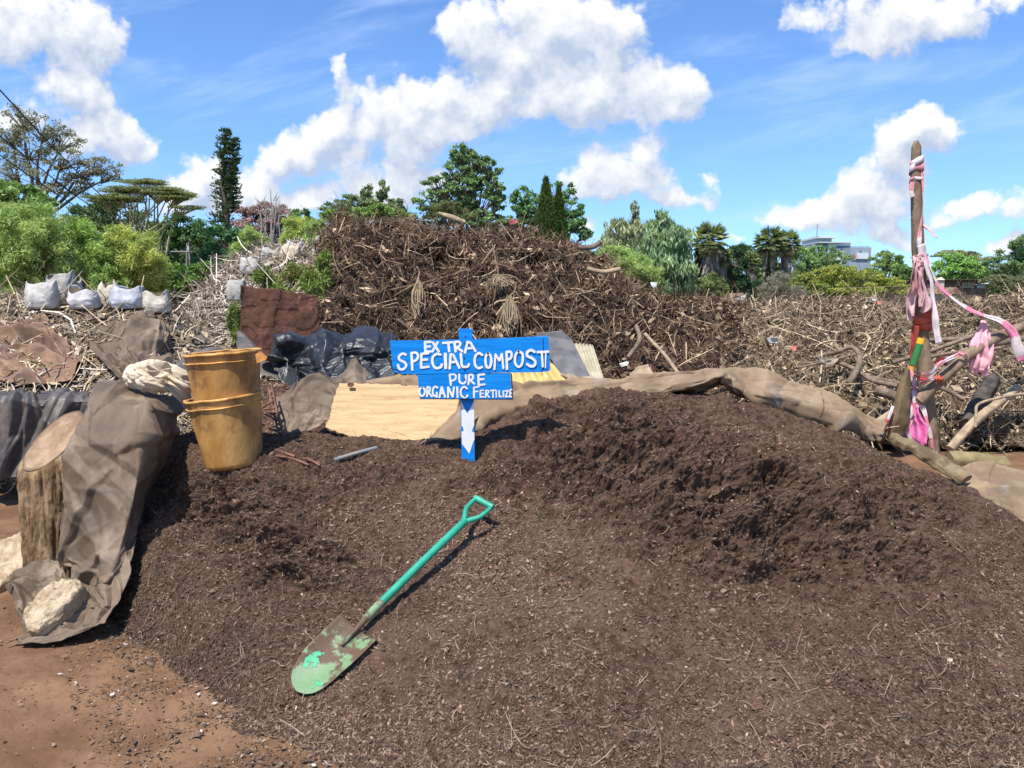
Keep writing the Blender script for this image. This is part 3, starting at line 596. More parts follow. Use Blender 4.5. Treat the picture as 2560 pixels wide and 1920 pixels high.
# pale torn board leaning on the tarp
def pale_board():
    m = bpy.data.materials.new('pale_ply'); m.use_nodes = True; t = m.node_tree; t.nodes.clear(); N = NT(t)
    oc = N.n('ShaderNodeTexCoord').outputs['Object']
    n0 = N.n('ShaderNodeTexNoise', {'Vector': N.v('MULTIPLY', oc, (.9, 1, 14)), 'Scale': 3., 'Detail': 6., 'Roughness': .6, 'Distortion': .6}).outputs[0]
    c = N.mix(N.ss(n0, .35, .7), (.52, .36, .185), (.38, .255, .125))
    n1 = N.n('ShaderNodeTexNoise', {'Vector': N.v('MULTIPLY', oc, (.5, 1, 7)), 'Scale': 2.2, 'Detail': 4., 'Distortion': .5}).outputs[0]
    ln = N.m('SUBTRACT', 1.0, N.ss(N.m('ABSOLUTE', N.m('SUBTRACT', N.m('FRACT', N.m('MULTIPLY', n1, 11.0)), .5)), 0.0, .045))
    c = N.mix(N.m('MULTIPLY', ln, .8), c, (.30, .17, .07))
    n2 = N.n('ShaderNodeTexNoise', {'Vector': oc, 'Scale': 9., 'Detail': 8., 'Roughness': .7}).outputs[0]
    c = N.mix(N.m('MULTIPLY', N.ss(n2, .62, .72), .55), c, (.33, .2, .1))
    p = N.n('ShaderNodeBsdfPrincipled', {'Base Color': c, 'Roughness': .8, 'Specular IOR Level': .2})
    t.links.new(p.outputs[0], N.n('ShaderNodeOutputMaterial').inputs[0])
    root = thing('torn_board', P(960, 1100, 4.5), 'torn pale wood-grain board leaning on the tarp behind the sign', 'board')
    g = surf([[(848,958,4.86),(950,960,4.88),(1060,966,4.88),(1150,975,4.86)],
              [(832,1005,4.74),(940,1010,4.74),(1050,1015,4.74),(1145,1015,4.74)],
              [(822,1050,4.64),(930,1058,4.62),(1040,1062,4.60),(1132,1058,4.62)],
              [(812,1068,4.60),(880,1092,4.54),(1000,1100,4.50),(1075,1106,4.48)]], 50, 90)
    n = gnorm(g)
    e = 0.010 * fbm(g * np.array([1, 1, 1]), 30, 3, 4)
    g[0] += e[0][:, None] * np.array([0, .3, 1.]); g[-1] += e[-1][:, None] * np.array([0, .3, 1.])
    g[:, 0] += 1.4 * e[:, 0][:, None] * np.array([1., 0, 0])
    g += n * (.006 * fbm(g, 3, 2, 3))[..., None]
    mb = MB(); mb.grid(g); mb.build('face_sheet', m, root, smooth=True, solid=.006)
    b = MB()
    for s_ in (g[0], g[:, 0], g[:, -1], g[-1]):
        b.tube(s_ + np.array([0, .012, -.004]), .009 + .004 * np.abs(fbm(s_, 40, 2, 8)), 6)
    hp = pts([(876 + 8 * math.cos(a) , 962 + 6 * math.sin(a), 4.80) for a in np.linspace(0, 2 * math.pi, 12, endpoint=False)])
    b.prism(hp, (0, .02, 0)); b.build('torn_edge', M['rustbar'], root)
pale_board()

# ------------------------------------------------------------------ blue sign
YS = 4.15
def zs(X, Yv): return (960 + np.asarray(X, float) * 440 / 2212, 810 + np.asarray(Yv, float) * 200 / 1005)
def sign():
    base = hit(1172, 1150); root = thing('sign', base, 'hand-painted blue wooden sign on a stake in the compost', 'sign')
    def poly(xy, Y): a = np.array(xy, float); u, v = zs(a[:, 0], a[:, 1]); return P(u, v, np.full(len(u), Y))
    def board(name, xy, Y, th, edge=None):
        p = poly(xy, Y); bm = MB(); bm.prism(p, (0, th, 0)); o = bm.build(name, M['blue'], root)
        md = o.modifiers.new('worn_edges', 'BEVEL'); md.width = .0025; md.segments = 2; md.limit_method = 'ANGLE'; return o
    up = board('upper_board', [(75,213),(1080,196),(2068,155),(2079,380),(2090,565),(2075,592),(1965,605),(1100,618),(225,630),(165,612),(115,604)], YS, .022)
    for q, dq in (([(1994,180),(2003,180),(2018,548),(2008,548)], .0016), ([(1968,596),(2012,548),(2016,554),(1976,600)], .0018), ([(100,560),(160,566),(222,625),(214,627),(156,574),(102,566)], .0018)):
        gr = MB(); gr.prism(poly(q, YS - dq), (0, .0012, 0)); gr.build('groove', M['navy'], up)
    lo = board('lower_board', [(420,625),(1000,622),(1590,622),(1608,942),(1000,940),(450,935)], YS + .002, .030)
    ed = MB(); ed.prism(poly([(1592,622),(1608,630),(1626,950),(1612,944)], YS + .004), (0, .026, 0)); ed.prism(poly([(452,936),(1612,944),(1614,952),(454,944)], YS + .0035), (0, .027, 0)); ed.build('board_edge', M['navy'], lo)
    for (X_, V_) in ((1018, 242), (1008, 425), (1015, 580), (1022, 152), (1010, 690), (1016, 905)):
        c_ = np.array([P(*zs(X_, V_), (YS - .004) if V_ > 200 else YS + .029)])[0]; nb_ = MB(); nb_.tube([c_, c_ + [0, .006, 0]], .0042, 8); nb_.build('nail', M['navy'], up if V_ < 620 else lo)
    # stake
    a = np.array([(938,62),(1110,66)], float); tu, tv = zs(a[:, 0], a[:, 1])
    xl0, xr0 = tu
    def s1(X, Yv): return (1080 + X * 400 / 2212, 960 + Yv * 220 / 1217)
    bl = s1(416, 1040); br = s1(596, 1040)
    Yp = YS + .0325
    q = P(np.array([xl0, xr0, br[0], bl[0]]), np.array([822.3, 823, 1190, 1190]), np.full(4, Yp))
    sb = MB(); sb.prism(q, (0, .042, 0)); st = sb.build('stake', M['blue'], root)
    md = st.modifiers.new('worn_edges', 'BEVEL'); md.width = .003; md.segments = 2; md.limit_method = 'ANGLE'
    wp = MB()
    w_ = np.array([s1(*k) for k in [(402,226),(418,270),(450,345),(490,412),(520,350),(556,285),(578,228),(582,300),(584,570),(568,600),(552,660),(584,668),(588,765),(560,830),(535,910),(516,966),(480,915),(440,860),(414,832),(411,740),(409,660),(440,652),(430,600),(409,575),(406,400)]])
    wp.prism(P(w_[:, 0], w_[:, 1], np.full(len(w_), Yp - .0022)), (0, .0018, 0)); wp.build('white_arrow', M['white'], st)
    # lettering: brush strokes
    def letters(strokes, wz, Y, parent):
        mb = MB(); k = 0
        for s_ in strokes:
            wdt = wz * (s_[0] if not isinstance(s_[0], tuple) else 1.0); a = [q for q in s_ if isinstance(q, tuple)]
            a = np.array(a, float)
            if len(a) > 2 and len(a) > 3: a2 = cr(a, len(a) * 5)
            else: a2 = lin(a, len(a) * 6)
            t = nrm(np.gradient(a2, axis=0)); nn = np.stack([-t[:, 1], t[:, 0]], 1)
            wv = wdt / 2 * (1 + .16 * pn(np.stack([a2[:, 0] * .05, a2[:, 1] * .05, np.full(len(a2), k * 3.7)], 1), 5))[:, None]
            cap0 = a2[0] - t[0] * wdt * .32; cap1 = a2[-1] + t[-1] * wdt * .32
            left = a2 + nn * wv; right = a2 - nn * wv
            left = np.concatenate([[cap0 + nn[0] * wv[0] * .7], left, [cap1 + nn[-1] * wv[-1] * .7]]); right = np.concatenate([[cap0 - nn[0] * wv[0] * .6], right, [cap1 - nn[-1] * wv[-1] * .6]])
            yy = Y - .0016 - .00012 * k; k += 1
            g = np.stack([P(*zs(left[:, 0], left[:, 1]), np.full(len(left), yy)), P(*zs(right[:, 0], right[:, 1]), np.full(len(right), yy))], 1)
            mb.grid(g)
        return mb.build('lettering', M['white'], parent)
    up_s = [[(515,228),(521,350)],[(515,228),(588,224)],[(518,286),(582,281)],[(521,348),(588,344)],[(612,230),(690,348)],[(675,228),(606,348)],[(738,239),(858,229)],[(808,236),(820,345)],
      [(885,228),(900,348)],[(885,226),(940,224),(960,252),(938,284),(892,295)],[(908,292),(985,342)],[(1048,224),(1018,362)],[(1048,222),(1090,238),(1150,342)],[(1032,308),(1102,302)]]
    sp = [[(276,386),(235,372),(190,405),(197,450),(255,480),(280,522),(240,568),(192,560),(175,512)],[(345,366),(356,578)],[(345,364),(400,360),(428,400),(410,448),(356,474)],
      [(470,376),(466,548)],[(470,374),(558,366)],[(470,450),(545,445)],[(466,548),(564,536)],[(714,386),(662,376),(612,420),(612,500),(652,554),(712,540),(728,504)],[1.25,(770,372),(776,554)],
      [(836,380),(826,560)],[(836,380),(870,388),(948,552)],[(832,482),(890,476)],[(966,370),(972,450),(985,530),(1050,534),(1068,500)],
      [(1238,390),(1190,366),(1146,410),(1142,500),(1180,554),(1234,540)],[(1305,364),(1340,400),(1348,470),(1330,540),(1292,540),(1276,470),(1282,400),(1308,366)],
      [.85,(1388,570),(1400,380)],[.85,(1402,380),(1450,460)],[.85,(1450,460),(1480,374)],[.85,(1482,374),(1500,558)],[(1540,352),(1546,568)],[(1540,350),(1588,350),(1604,390),(1590,430),(1546,450)],
      [(1690,345),(1738,370),(1744,440),(1730,510),(1690,538),(1652,500),(1646,430),(1662,370),(1692,346)],[1.1,(1895,352),(1850,328),(1802,352),(1802,400),(1860,430),(1900,470),(1890,520),(1842,530),(1797,502)],
      [(1928,352),(1996,350)],[(2012,350),(2068,346)],[.9,(1984,352),(1995,536)],[.6,(2034,352),(2028,548)]]
    letters(up_s + sp, 31, YS, up)
    pu = [[(825,638),(840,768)],[(825,636),(880,632),(904,660),(886,700),(840,714)],[(945,632),(950,720),(985,746),(1020,730),(1030,640)],[(1070,638),(1061,758)],[(1070,636),(1114,642),(1114,688),(1075,704)],[(1085,706),(1138,754)],
      [1.1,(1185,638),(1190,768)],[(1186,638),(1264,632)],[(1190,697),(1254,692)],[(1190,768),(1268,757)]]
    og = [[(480,792),(510,822),(510,872),(480,905),(450,876),(450,822),(480,793)],[(545,792),(540,910)],[(545,790),(575,800),(575,840),(546,854)],[(556,856),(604,912)],[(675,800),(640,787),(616,820),(616,880),(650,910),(665,868)],[(664,862),(664,918)],
      [(725,792),(697,922)],[(727,792),(768,918)],[(703,872),(754,867)],[(805,922),(806,792)],[(808,794),(862,914)],[(865,914),(880,794)],[(920,792),(925,922)],[(1045,812),(1005,788),(967,830),(972,898),(1015,922),(1053,896)]]
    fz = [[1.2,(1130,797),(1131,922)],[1.1,(1131,797),(1194,788)],[1.1,(1131,851),(1178,846)]] + [[(1210,836),(1211,918)],[(1210,836),(1250,831)],[(1211,876),(1245,872)],[(1211,917),(1254,914)],[(1280,836),(1276,922)],[(1280,835),(1312,840),(1310,866),(1282,876)],[(1286,880),(1324,920)],
      [(1337,836),(1399,831)],[(1368,836),(1371,921)],[(1410,836),(1412,918)],[(1446,836),(1450,914)],[(1451,913),(1480,911)],[(1500,840),(1502,914)],[(1520,841),(1560,838)],[(1558,840),(1526,913)],[(1527,914),(1564,911)],[(1585,827),(1581,914)],[(1586,826),(1606,822)],[(1584,870),(1602,868)],[(1582,914),(1604,911)]]
    letters(pu + og, 25, YS + .002, lo); letters(fz, 19, YS + .002, lo)
sign()

# ------------------------------------------------------------------ pails
def pail(label, ub, vb, ut_, vt_, Y, rb, rt, tab=False, seed=0, tint=(1, 1, 1)):
    b = P(ub, vb, Y); t = P(ut_, vt_, Y); ax = nrm(t - b); H = np.linalg.norm(t - b)
    root = thing('pail', b, label, 'bucket', 'stacked stained pails')
    e1 = nrm(np.cross(ax, [0, 1, 0])); e2 = np.cross(ax, e1)
    th = np.linspace(0, 2 * math.pi, 72, endpoint=False)
    def ring(z, r, wob=0.0):
        rr = r * (1 + wob * pn(np.stack([np.cos(th) * 3, np.sin(th) * 3, np.full(72, z * 9 + seed)], 1), seed))
        zz = z + wob * .5 * r * pn(np.stack([np.cos(th) * 2.2, np.sin(th) * 2.2, np.full(72, 5. + seed)], 1), seed + 2)
        return b + ax * zz[:, None] + (e1 * np.cos(th)[:, None] + e2 * np.sin(th)[:, None]) * rr[:, None]
    rad = lambda z: rb + (rt - rb) * z / H
    body = MB()
    prof = [(0, rb - .03), (0.0, rb - .012), (.012, rb)] + [(z, rad(z)) for z in np.linspace(.03, H, 14)] + [(H, rad(H) - .005)] + [(z, rad(z) - .005) for z in np.linspace(H - .01, .02, 10)] + [(.015, .01)]
    body.grid(np.array([ring(z, r, .010) for z, r in prof]), wrap=True, col=tint)
    body.build('pail_body', M['pail'], root, smooth=True)
    for k, (z0, z1, out) in enumerate(((H - .012, H + .004, .013), (H - .052, H - .046, .012))):
        rm = MB(); pr = [(z0, rad(z0) + .0005), (z0, rad(z0) + out * .8), ((z0 + z1) / 2, rad(z0) + out), (z1, rad(z1) + out * .7), (z1, rad(z1) + .001)]
        if k == 0: pr.append((z1 - .004, rad(z1) - .006))
        rm.grid(np.array([ring(z, r, .045) for z, r in pr]), wrap=True, col=(1.35, 1.3, 1.15)); rm.build('rim', M['pail'], root, smooth=True)
    if tab:
        tb = MB(); c = b + ax * (H - .03) + e1 * 0
        q = [P(638, 886, Y - .10), P(650, 878, Y - .10), P(668, 893, Y - .1), P(664, 900, Y - .1), P(642, 908, Y - .1)]
        tb.prism(q, (0, .006, 0), (1.5, 1.25, 1.0)); tb.build('broken_tab', M['pail'], root)
hb = hit(590, 1186); YB = hb[1] + .14
pail('lower stained orange-brown pail holding a second pail, standing on the compost', 587, 1163, 560, 990, YB, .155, .203, seed=2)
pail('upper stained pail with ragged rims nested in the lower pail', 576, 1060, 556, 880, YB, .166, .203, tab=True, seed=9, tint=(.86, .80, .74))

# ------------------------------------------------------------------ shovel
def shovel():
    A = hit(742, 1730, .03); B = hit(1212, 1268, .045)
    ax = nrm(B - A); L = np.linalg.norm(B - A); mid = (A + B) / 2
    dx = .02; nz = np.array([-(heap_z(mid[0] + dx, mid[1]) - heap_z(mid[0] - dx, mid[1])) / (2 * dx), -(heap_z(mid[0], mid[1] + dx) - heap_z(mid[0], mid[1] - dx)) / (2 * dx), 1.0])
    tocam = nrm(np.array([0, 0, CAMZ]) - mid); nz = nrm(nz) + .35 * tocam; up = nrm(nz - ax * np.dot(nz, ax)); sd = np.cross(ax, up)
    W = lambda l, s_, h: A + ax * (l * L) + sd * (s_ * L) + up * (h * L)
    root = thing('shovel', A, 'green-painted round-point shovel with a D-handle lying on the compost', 'shovel')
    paint = mat('chipped_green_paint', (.018, .27, .165), (.03, .34, .215), 9, .42, .2, 80, spec=.5, c3=(.22, .19, .16), s3=26, l3=.63, h3=.67)
    blade_m = mat('worn_green_blade', (.16, .27, .13), (.22, .30, .17), 8, .6, .5, 60, c3=(.12, .075, .045), s3=7, l3=.455, h3=.525)
    bm = bpy.data.materials['worn_green_blade'].node_tree
    bright = None
    b = MB(); nl, nw = 40, 31
    ls = np.linspace(0, .285, nl); ww = np.linspace(-1, 1, nw)
    half = np.interp(ls, [0, .008, .025, .055, .10, .16, .22, .285, .30], [.004, .032, .053, .07, .081, .086, .088, .087, .084])
    g = np.zeros((nl, nw, 3))
    for i, l in enumerate(ls):
        for j, q in enumerate(ww):
            x = q * half[i]; dish = .030 * (q ** 2) * min(1, l / .12) + .012 * (1 - l / .3) ** 2
            rg = .020 * np.exp(-(x / .017) ** 2) * np.clip((l - .10) / .18, 0, 1)
            step = .008 * np.clip((l - .285) / .015, 0, 1) * (abs(q) > .3)
            l2 = l - .035 * np.exp(-(x / .022) ** 2) * np.clip((l - .24) / .06, 0, 1) * 0
            g[i, j] = W(l2, x, -.006 + dish + rg + step)
    b.grid(g); b.build('blade', blade_m, root, smooth=True, solid=.003)
    # patch of brighter paint left on the blade's left half, and dried mud in the dish
    pm = mat('bright_green_paint', (.06, .37, .17), (.10, .44, .22), 9, .5, spec=.3)
    pb = MB(); n0 = gnorm(g)
    def patch(mbx, i0, i1, j0, j1, keep, off):
        sub = (g + n0 * off)[i0:i1, j0:j1]; gg = np.stack([cr(sub[:, k], (i1 - i0) * 4) for k in range(sub.shape[1])], 1); gg = np.stack([cr(gg[k], (j1 - j0) * 4) for k in range(len(gg))], 0)
        c = gg.shape; idx = np.arange(c[0] * c[1]).reshape(c[:2]); f = np.stack([idx[:-1, :-1], idx[:-1, 1:], idx[1:, 1:], idx[1:, :-1]], -1)
        ii, jj = np.meshgrid(np.linspace(-1, 1, c[0] - 1), np.linspace(-1, 1, c[1] - 1), indexing='ij')
        m_ = keep(ii, jj, gg[:-1, :-1]); mbx.add(gg, f[m_])
    fld = lambda ii, jj, q, s_: 1 - np.sqrt(ii ** 2 + jj ** 2) + 1.1 * fbm(q, 42, 4, s_)
    sgn = 1 if np.dot(sd, [1, 0, 0]) > 0 else -1
    ja, jb = ((2, 13) if sgn > 0 else (18, 29)); ja2, jb2 = ((19, 30) if sgn > 0 else (1, 12))
    patch(pb, 10, 23, ja, jb, lambda i, j, q: fld(i, j, q, 3) > .35, .0035); patch(pb, 4, 13, ja2 - 2, jb2 - 1, lambda i, j, q: fld(i, j, q, 5) > .62, .0035)
    pb.build('paint_patch', pm, root)
    # socket, shaft and grip
    s_ = MB(); s_.tube([W(.20, 0, .012), W(.27, 0, .020), W(.31, 0, .026), W(.345, 0, .030), W(.40, 0, .034)], [L * r for r in (.006, .009, .012, .0145, .0155)], 14); s_.build('socket', blade_m, root, smooth=True)
    s_ = MB(); s_.tube([W(l, 0, .034 - .012 * abs(l - .6)) for l in np.linspace(.385, .86, 9)], L * .0150, 16); s_.build('shaft', paint, root, smooth=True)
    s_ = MB(); s_.tube([W(.855, 0, .031), W(.875, 0, .031)], L * .0165, 16); s_.build('collar', paint, root, smooth=True)
    gp = thing('grip', W(.93, 0, .03), None, None); gp.parent = root; gp.location = tuple(W(.93, 0, .03) - A)
    for k in (-1, 1):
        s_ = MB(); s_.tube(cr(np.array([W(.855, 0, .031), W(.885, k * .012, .031), W(.92, k * .034, .032), W(.955, k * .040, .032), W(.995, k * .041, .032)]), 18), L * np.linspace(.0115, .0085, 18), 10); s_.build('grip_arm', paint, gp, smooth=True)
    s_ = MB(); s_.tube([W(.995, q, .032) for q in np.linspace(-.047, .047, 7)], L * np.array([.0125, .014, .0135, .013, .0135, .014, .0125]), 14); s_.build('hand_bar', paint, gp, smooth=True)
shovel()

# ------------------------------------------------------------------ log, stone, cloth, scraps on the left
def log():
    Yc = 4.05; c0 = P(128, 1425, Yc); cx = c0[0]; r = .165
    root = thing('log', (cx, Yc + .1, 0), 'upright sawn log with a slanted pale cut under the tarp', 'log')
    th = np.linspace(0, 2 * math.pi, 160, endpoint=False); zt = P(128, 1090, Yc)[2]
    hs = np.linspace(0, 1, 90); top = zt - .045 + .06 * np.cos(th) + .13 * np.sin(th)
    g = np.zeros((90, 160, 3))
    for i, h in enumerate(hs):
        z = -.03 + (top + .03) * h
        q = np.stack([np.cos(th) * 6, np.sin(th) * 6, z * 1.6], 1)
        rr = r * (1 + .05 * pn(q * .3, 4) + .16 * np.clip(.25 - h, 0, .25)) + .014 * ridge(q * 1.3, 1., 3, 8) * np.clip((1 - h) * 12, .0, 1) + .004 * fbm(np.stack([q[:, 0], q[:, 1], z * 20], 1), 1.5, 2, 9)
        rr -= .012 * np.clip((h - .97) / .03, 0, 1)
        g[i] = np.stack([cx + np.cos(th) * rr, Yc + .1 + np.sin(th) * rr, z], 1)
    mb = MB(); mb.grid(g, wrap=True); mb.build('bark', mat('log_bark', (.15, .085, .04), (.38, .25, .13), 20, .9, 1., 50, stretch=(1, 1, .3), bdist=.02, c3=(.12, .10, .09), s3=5, l3=.6, h3=.64), root, smooth=True)
    ct = MB(); ctr = g[-1].mean(0); rings = np.stack([ctr + (g[-1] - ctr) * k + np.array([0, 0, .004]) for k in np.linspace(.999, .01, 24)], 0); rings[..., 2] += .006 * fbm(rings, 12, 2, 3)
    rad = np.linspace(1, 0, 24)[:, None] + .02 * fbm(rings, 9, 2, 6); rc = (.86 + .08 * np.sin(rad * 60) + .12 * fbm(rings * np.array([3, 3, 1]), 14, 3, 8)) * np.where(rad > .93, .55, 1)
    ct.grid(rings, np.repeat(rc.reshape(-1, 1), 3, 1), wrap=True); ct.build('sawn_face', mat('sawn_wood', (.25, .155, .085), (.42, .285, .17), 7, .8, .4, 50, vcol=True, c3=(.16, .1, .06), s3=6, l3=.58, h3=.75), root, smooth=True)
log()
def slab(name, label, cat, poly, Y0, Y1, th, material, seed=0, amp=.02, sc=14):
    """rough slab outline in pixels, given as a ring around its centre, with rounded rim"""
    a = np.array(poly, float); vs = a[:, 1]; Y = Y0 + (Y1 - Y0) * (vs.max() - vs) / (vs.max() - vs.min())
    ring = P(a[:, 0], a[:, 1], Y); ring = cr(np.concatenate([ring, ring[:1]]), 90)[:-1]; c = ring.mean(0)
    nv = nrm(np.linalg.svd(ring - c)[2][2]); nv = nv if nv[1] < 0 else -nv
    L = []
    for k, (s_, d) in enumerate([(.01, .5), (.3, .52), (.6, .5), (.85, .48), (.97, .3), (1.0, .05), (1.0, -.4), (.95, -.5), (.01, -.5)]): L.append(c + (ring - c) * s_ + nv * d * th)
    g = cr(np.array(L), 44); q = g + nv * 0
    g = g + nrm(g - c + 1e-6) * (amp * fbm(g, sc, 4, seed, .6))[..., None] * .5 + nv * (amp * fbm(g, sc * 1.4, 4, seed + 4, .6))[..., None]
    mb = MB(); mb.grid(g, wrap=True); return tag(mb.build(name, material, smooth=True), label, cat)
slab('stone', 'porous pale stone slab weighing down the tarp below the log', 'stone', [(62,1555),(80,1520),(110,1488),(150,1462),(185,1452),(210,1462),(205,1490),(180,1525),(150,1555),(110,1585),(80,1585)], 3.38, 3.62, .10, M['stone'], seed=3, amp=.022, sc=12)
slab('foam_slab', 'pale torn foam slab lying behind the log at the left edge', 'foam slab', [(-60,1480),(-50,1400),(-10,1365),(30,1345),(66,1332),(70,1400),(68,1440),(30,1455),(5,1478),(-20,1505)], 4.0, 4.5, .07, M['stone'], seed=13, amp=.02, sc=8)
def knotted_cloth():
    root = P(385, 960, 4.55); mb = MB(); th = np.linspace(0, 2 * math.pi, 120, endpoint=False); ph = np.linspace(.02, math.pi - .02, 70)
    ctr = P(385, 940, 4.45); g = np.zeros((70, 120, 3))
    for i, p in enumerate(ph):
        q = np.stack([np.cos(th) * math.sin(p), np.sin(th) * math.sin(p), np.full(120, math.cos(p))], 1)
        ang = th * 6 + 4.5 * math.cos(p) + 2.2 * pn(q * 2, 3)
        rr = 1 + .09 * (1 - 1.6 * np.abs(np.sin(ang))) * math.sin(p) + .20 * fbm(q, 1.6, 3, 6) + .03 * ridge(q, 4.5, 2, 2)
        s_ = np.array([.150, .13, .088])
        g[i] = ctr + q * rr[:, None] * s_ + np.array([.055, 0, -.02]) * np.clip(q[:, :1], 0, 1) * (1 - q[:, 2:]) * np.array([1, 0, .9])
    mb.grid(g, wrap=True)
    rr, tt = np.meshgrid(np.linspace(.0, .06, 14), np.linspace(0, 2 * math.pi, 90, endpoint=False), indexing='ij'); kc = P(405, 925, 4.30)
    w1 = .016 * np.sin(tt * 5 + 30 * rr + 2 * np.sin(tt * 2)) * (rr / .06) + .03 * (rr / .085) ** 2
    mb.grid(kc + np.stack([rr * np.cos(tt) * 1.15, -.02 - w1 * .8, rr * np.sin(tt) * .8 + w1 * .5], -1), wrap=True)
    tl = cr(np.array([P(420, 950, 4.36), P(440, 968, 4.34), P(462, 985, 4.36), P(474, 1002, 4.40)]), 20); ww = np.linspace(.035, .07, 20); q5 = np.linspace(-1, 1, 9)
    mb.grid(tl[:, None] + np.stack([q5[None] * ww[:, None] * .3, .02 * np.sin(q5 * 7)[None] + 0 * ww[:, None], q5[None] * ww[:, None] * .9], -1))
    tag(mb.build('cloth_sack', M['cloth'], smooth=True, solid=.003), 'knotted cream sack lying on the draped tarp beside the pails', 'sack')
knotted_cloth()
# rusty perforated bar
def rack():
    a = P(676, 968, 4.85); b = P(706, 1106, 4.5); root = thing('metal_rack', b, 'rusty perforated metal bar with prongs leaning beside the pails', 'metal rack')
    ax = nrm(b - a); L = np.linalg.norm(b - a); sd = nrm(np.cross(ax, [0, -1, .3])); up = np.cross(sd, ax)
    bar = MB(); n = 10
    for k in range(n):
        s0, s1 = L * k / n, L * (k + 1) / n - .010
        bar.prism([a + ax * s0 - sd * .017, a + ax * s1 - sd * .017, a + ax * s1 - sd * .006, a + ax * s0 - sd * .006], up * .006)
        bar.prism([a + ax * s0 + sd * .006, a + ax * s1 + sd * .006, a + ax * s1 + sd * .017, a + ax * s0 + sd * .017], up * .006)
        bar.prism([a + ax * (s1 - .004) - sd * .0175, a + ax * (s1 + .012) - sd * .0175, a + ax * (s1 + .012) + sd * .0175, a + ax * (s1 - .004) + sd * .0175], up * .0066)
    bar.prism([a - sd * .0185, a + ax * L - sd * .0185, a + ax * L - sd * .0165, a - sd * .0165], up * .022)
    bar.build('bar', M['rustbar'], root)
    for k, (t, du, dv) in enumerate(((.30, -40, 18), (.42, -46, 6), (.50, -44, -2), (.56, -34, -12), (.64, -40, -16), (.86, -36, -10))):
        p = a + ax * L * t; q = p + np.array([du, 0, 0]) / F * 4.7 + np.array([0, .06, -dv / F * 4.7])
        m_ = MB(); m_.tube([p + up * .01, (p + q) / 2 + up * .012, q], .006, 6); m_.build('prong', M['rustbar'], root, smooth=True)
rack()
def rod(name, label, cat, seq, r, material, group=None, n=10, col=(1, 1, 1)):
    p = np.array([hit(u, v) + np.array([0, 0, dz]) for u, v, dz in seq]); mb = MB(); mb.tube(cr(p, 12), r, n, col); return tag(mb.build(name, material, smooth=True), label, cat, group)
GR = 'rods and pipes lying on the compost'
rod('rusty_rod', 'thin rusty rod nearest the pails, its end sloping into compost', 'rod', [(683, 1128, .012), (712, 1138, .014), (738, 1146, .010)], .007, M['rustbar'], GR)
rod('rusty_rod', 'long thin rusty rod lying below its pair, pointing at the sign', 'rod', [(692, 1145, .012), (730, 1152, .014), (772, 1166, .008)], .006, M['rustbar'], GR)
rod('rusty_rod', 'short rusty rod right of the two longer rods by the pails', 'rod', [(760, 1150, .010), (780, 1157, .012), (800, 1168, .010)], .007, M['rustbar'], GR)
rod('tool_handle', 'grey pipe with a brown wooden end lying below the pale torn board', 'pipe', [(836, 1150, .000), (890, 1137, .008), (945, 1124, .012), (998, 1111, .012)], .012, mat('worn_pipe', (.17, .19, .22), (.30, .25, .19), 4, .5, .2, 40, c3=(.34, .24, .15), s3=2., l3=.5, h3=.6))

# rusty sheet
def rusty():
    g = surf([[(604,716,7.9),(650,722,7.9),(720,730,7.9),(795,742,7.9)],[(603,780,7.8),(650,782,7.8),(720,790,7.8),(798,800,7.8)],[(602,840,7.7),(650,845,7.7),(720,850,7.7),(790,855,7.7)],[(602,900,7.6),(650,905,7.6),(720,910,7.6),(775,910,7.6)]], 80, 110)
    n = gnorm(g); h = .02 * np.clip(ridge(g * np.array([1, 1, .6]), 5, 2, 4), -.6, 1) + .012 * np.sign(np.sin(g[..., 0] * 17 + 2 * pn(g * 3, 3))) * (np.abs(np.sin(g[..., 2] * 12 + 1.5 * pn(g * 4, 2))) > .4)
    g[:, -1] += (.03 * fbm(g[:, -1], 9, 3, 3))[:, None] * np.array([1, 0, 0]); g[0] += (.02 * fbm(g[0], 9, 3, 3))[:, None] * np.array([0, 0, 1.])
    mb = MB(); mb.grid(g + n * h[..., None])
    tag(mb.build('rusty_sheet', M['rust'], smooth=True, solid=.012), 'tall flaking rusty metal sheet standing behind the black plastic', 'metal sheet')
rusty()
# corrugated scraps and boards behind the sign
def corr(name, label, cat, quad, wav, amp, material, res=(10, 90)):
    a = np.array(quad, float); p = P(a[:, 0], a[:, 1], a[:, 2]); s, t = np.meshgrid(np.linspace(0, 1, res[0]), np.linspace(0, 1, res[1]), indexing='ij')
    g = (p[0] * ((1 - s) * (1 - t))[..., None] + p[1] * ((1 - s) * t)[..., None] + p[2] * (s * t)[..., None] + p[3] * (s * (1 - t))[..., None]); n = gnorm(g)
    g = g + n * (amp * np.sin(t * wav * 2 * math.pi))[..., None]; mb = MB(); mb.grid(g); return tag(mb.build(name, material, smooth=True, solid=.004), label, cat)
ym = mat('yellowed_plastic', (.46, .34, .11), (.60, .46, .18), 8, .6, .3, 40, c3=(.30, .19, .08), s3=7, l3=.62, h3=.68)
corr('corrugated_sheet', 'yellow corrugated plastic sheet behind the right end of the sign', 'roofing sheet', [(1255,1010,5.25),(1240,925,5.55),(1375,912,5.6),(1428,958,5.4)][0:1] + [(1250,915,5.55),(1382,918,5.6),(1425,965,5.4)] and [(1240,930,5.55),(1262,1000,5.3),(1372,985,5.3),(1440,950,5.45)], 0, 0, ym) if False else None
corr('corrugated_sheet', 'yellow corrugated plastic sheet behind the right end of the sign', 'roofing sheet', [(1225,920,5.6),(1385,912,5.6),(1430,968,5.35),(1235,1000,5.3)], 5.5, .016, ym)
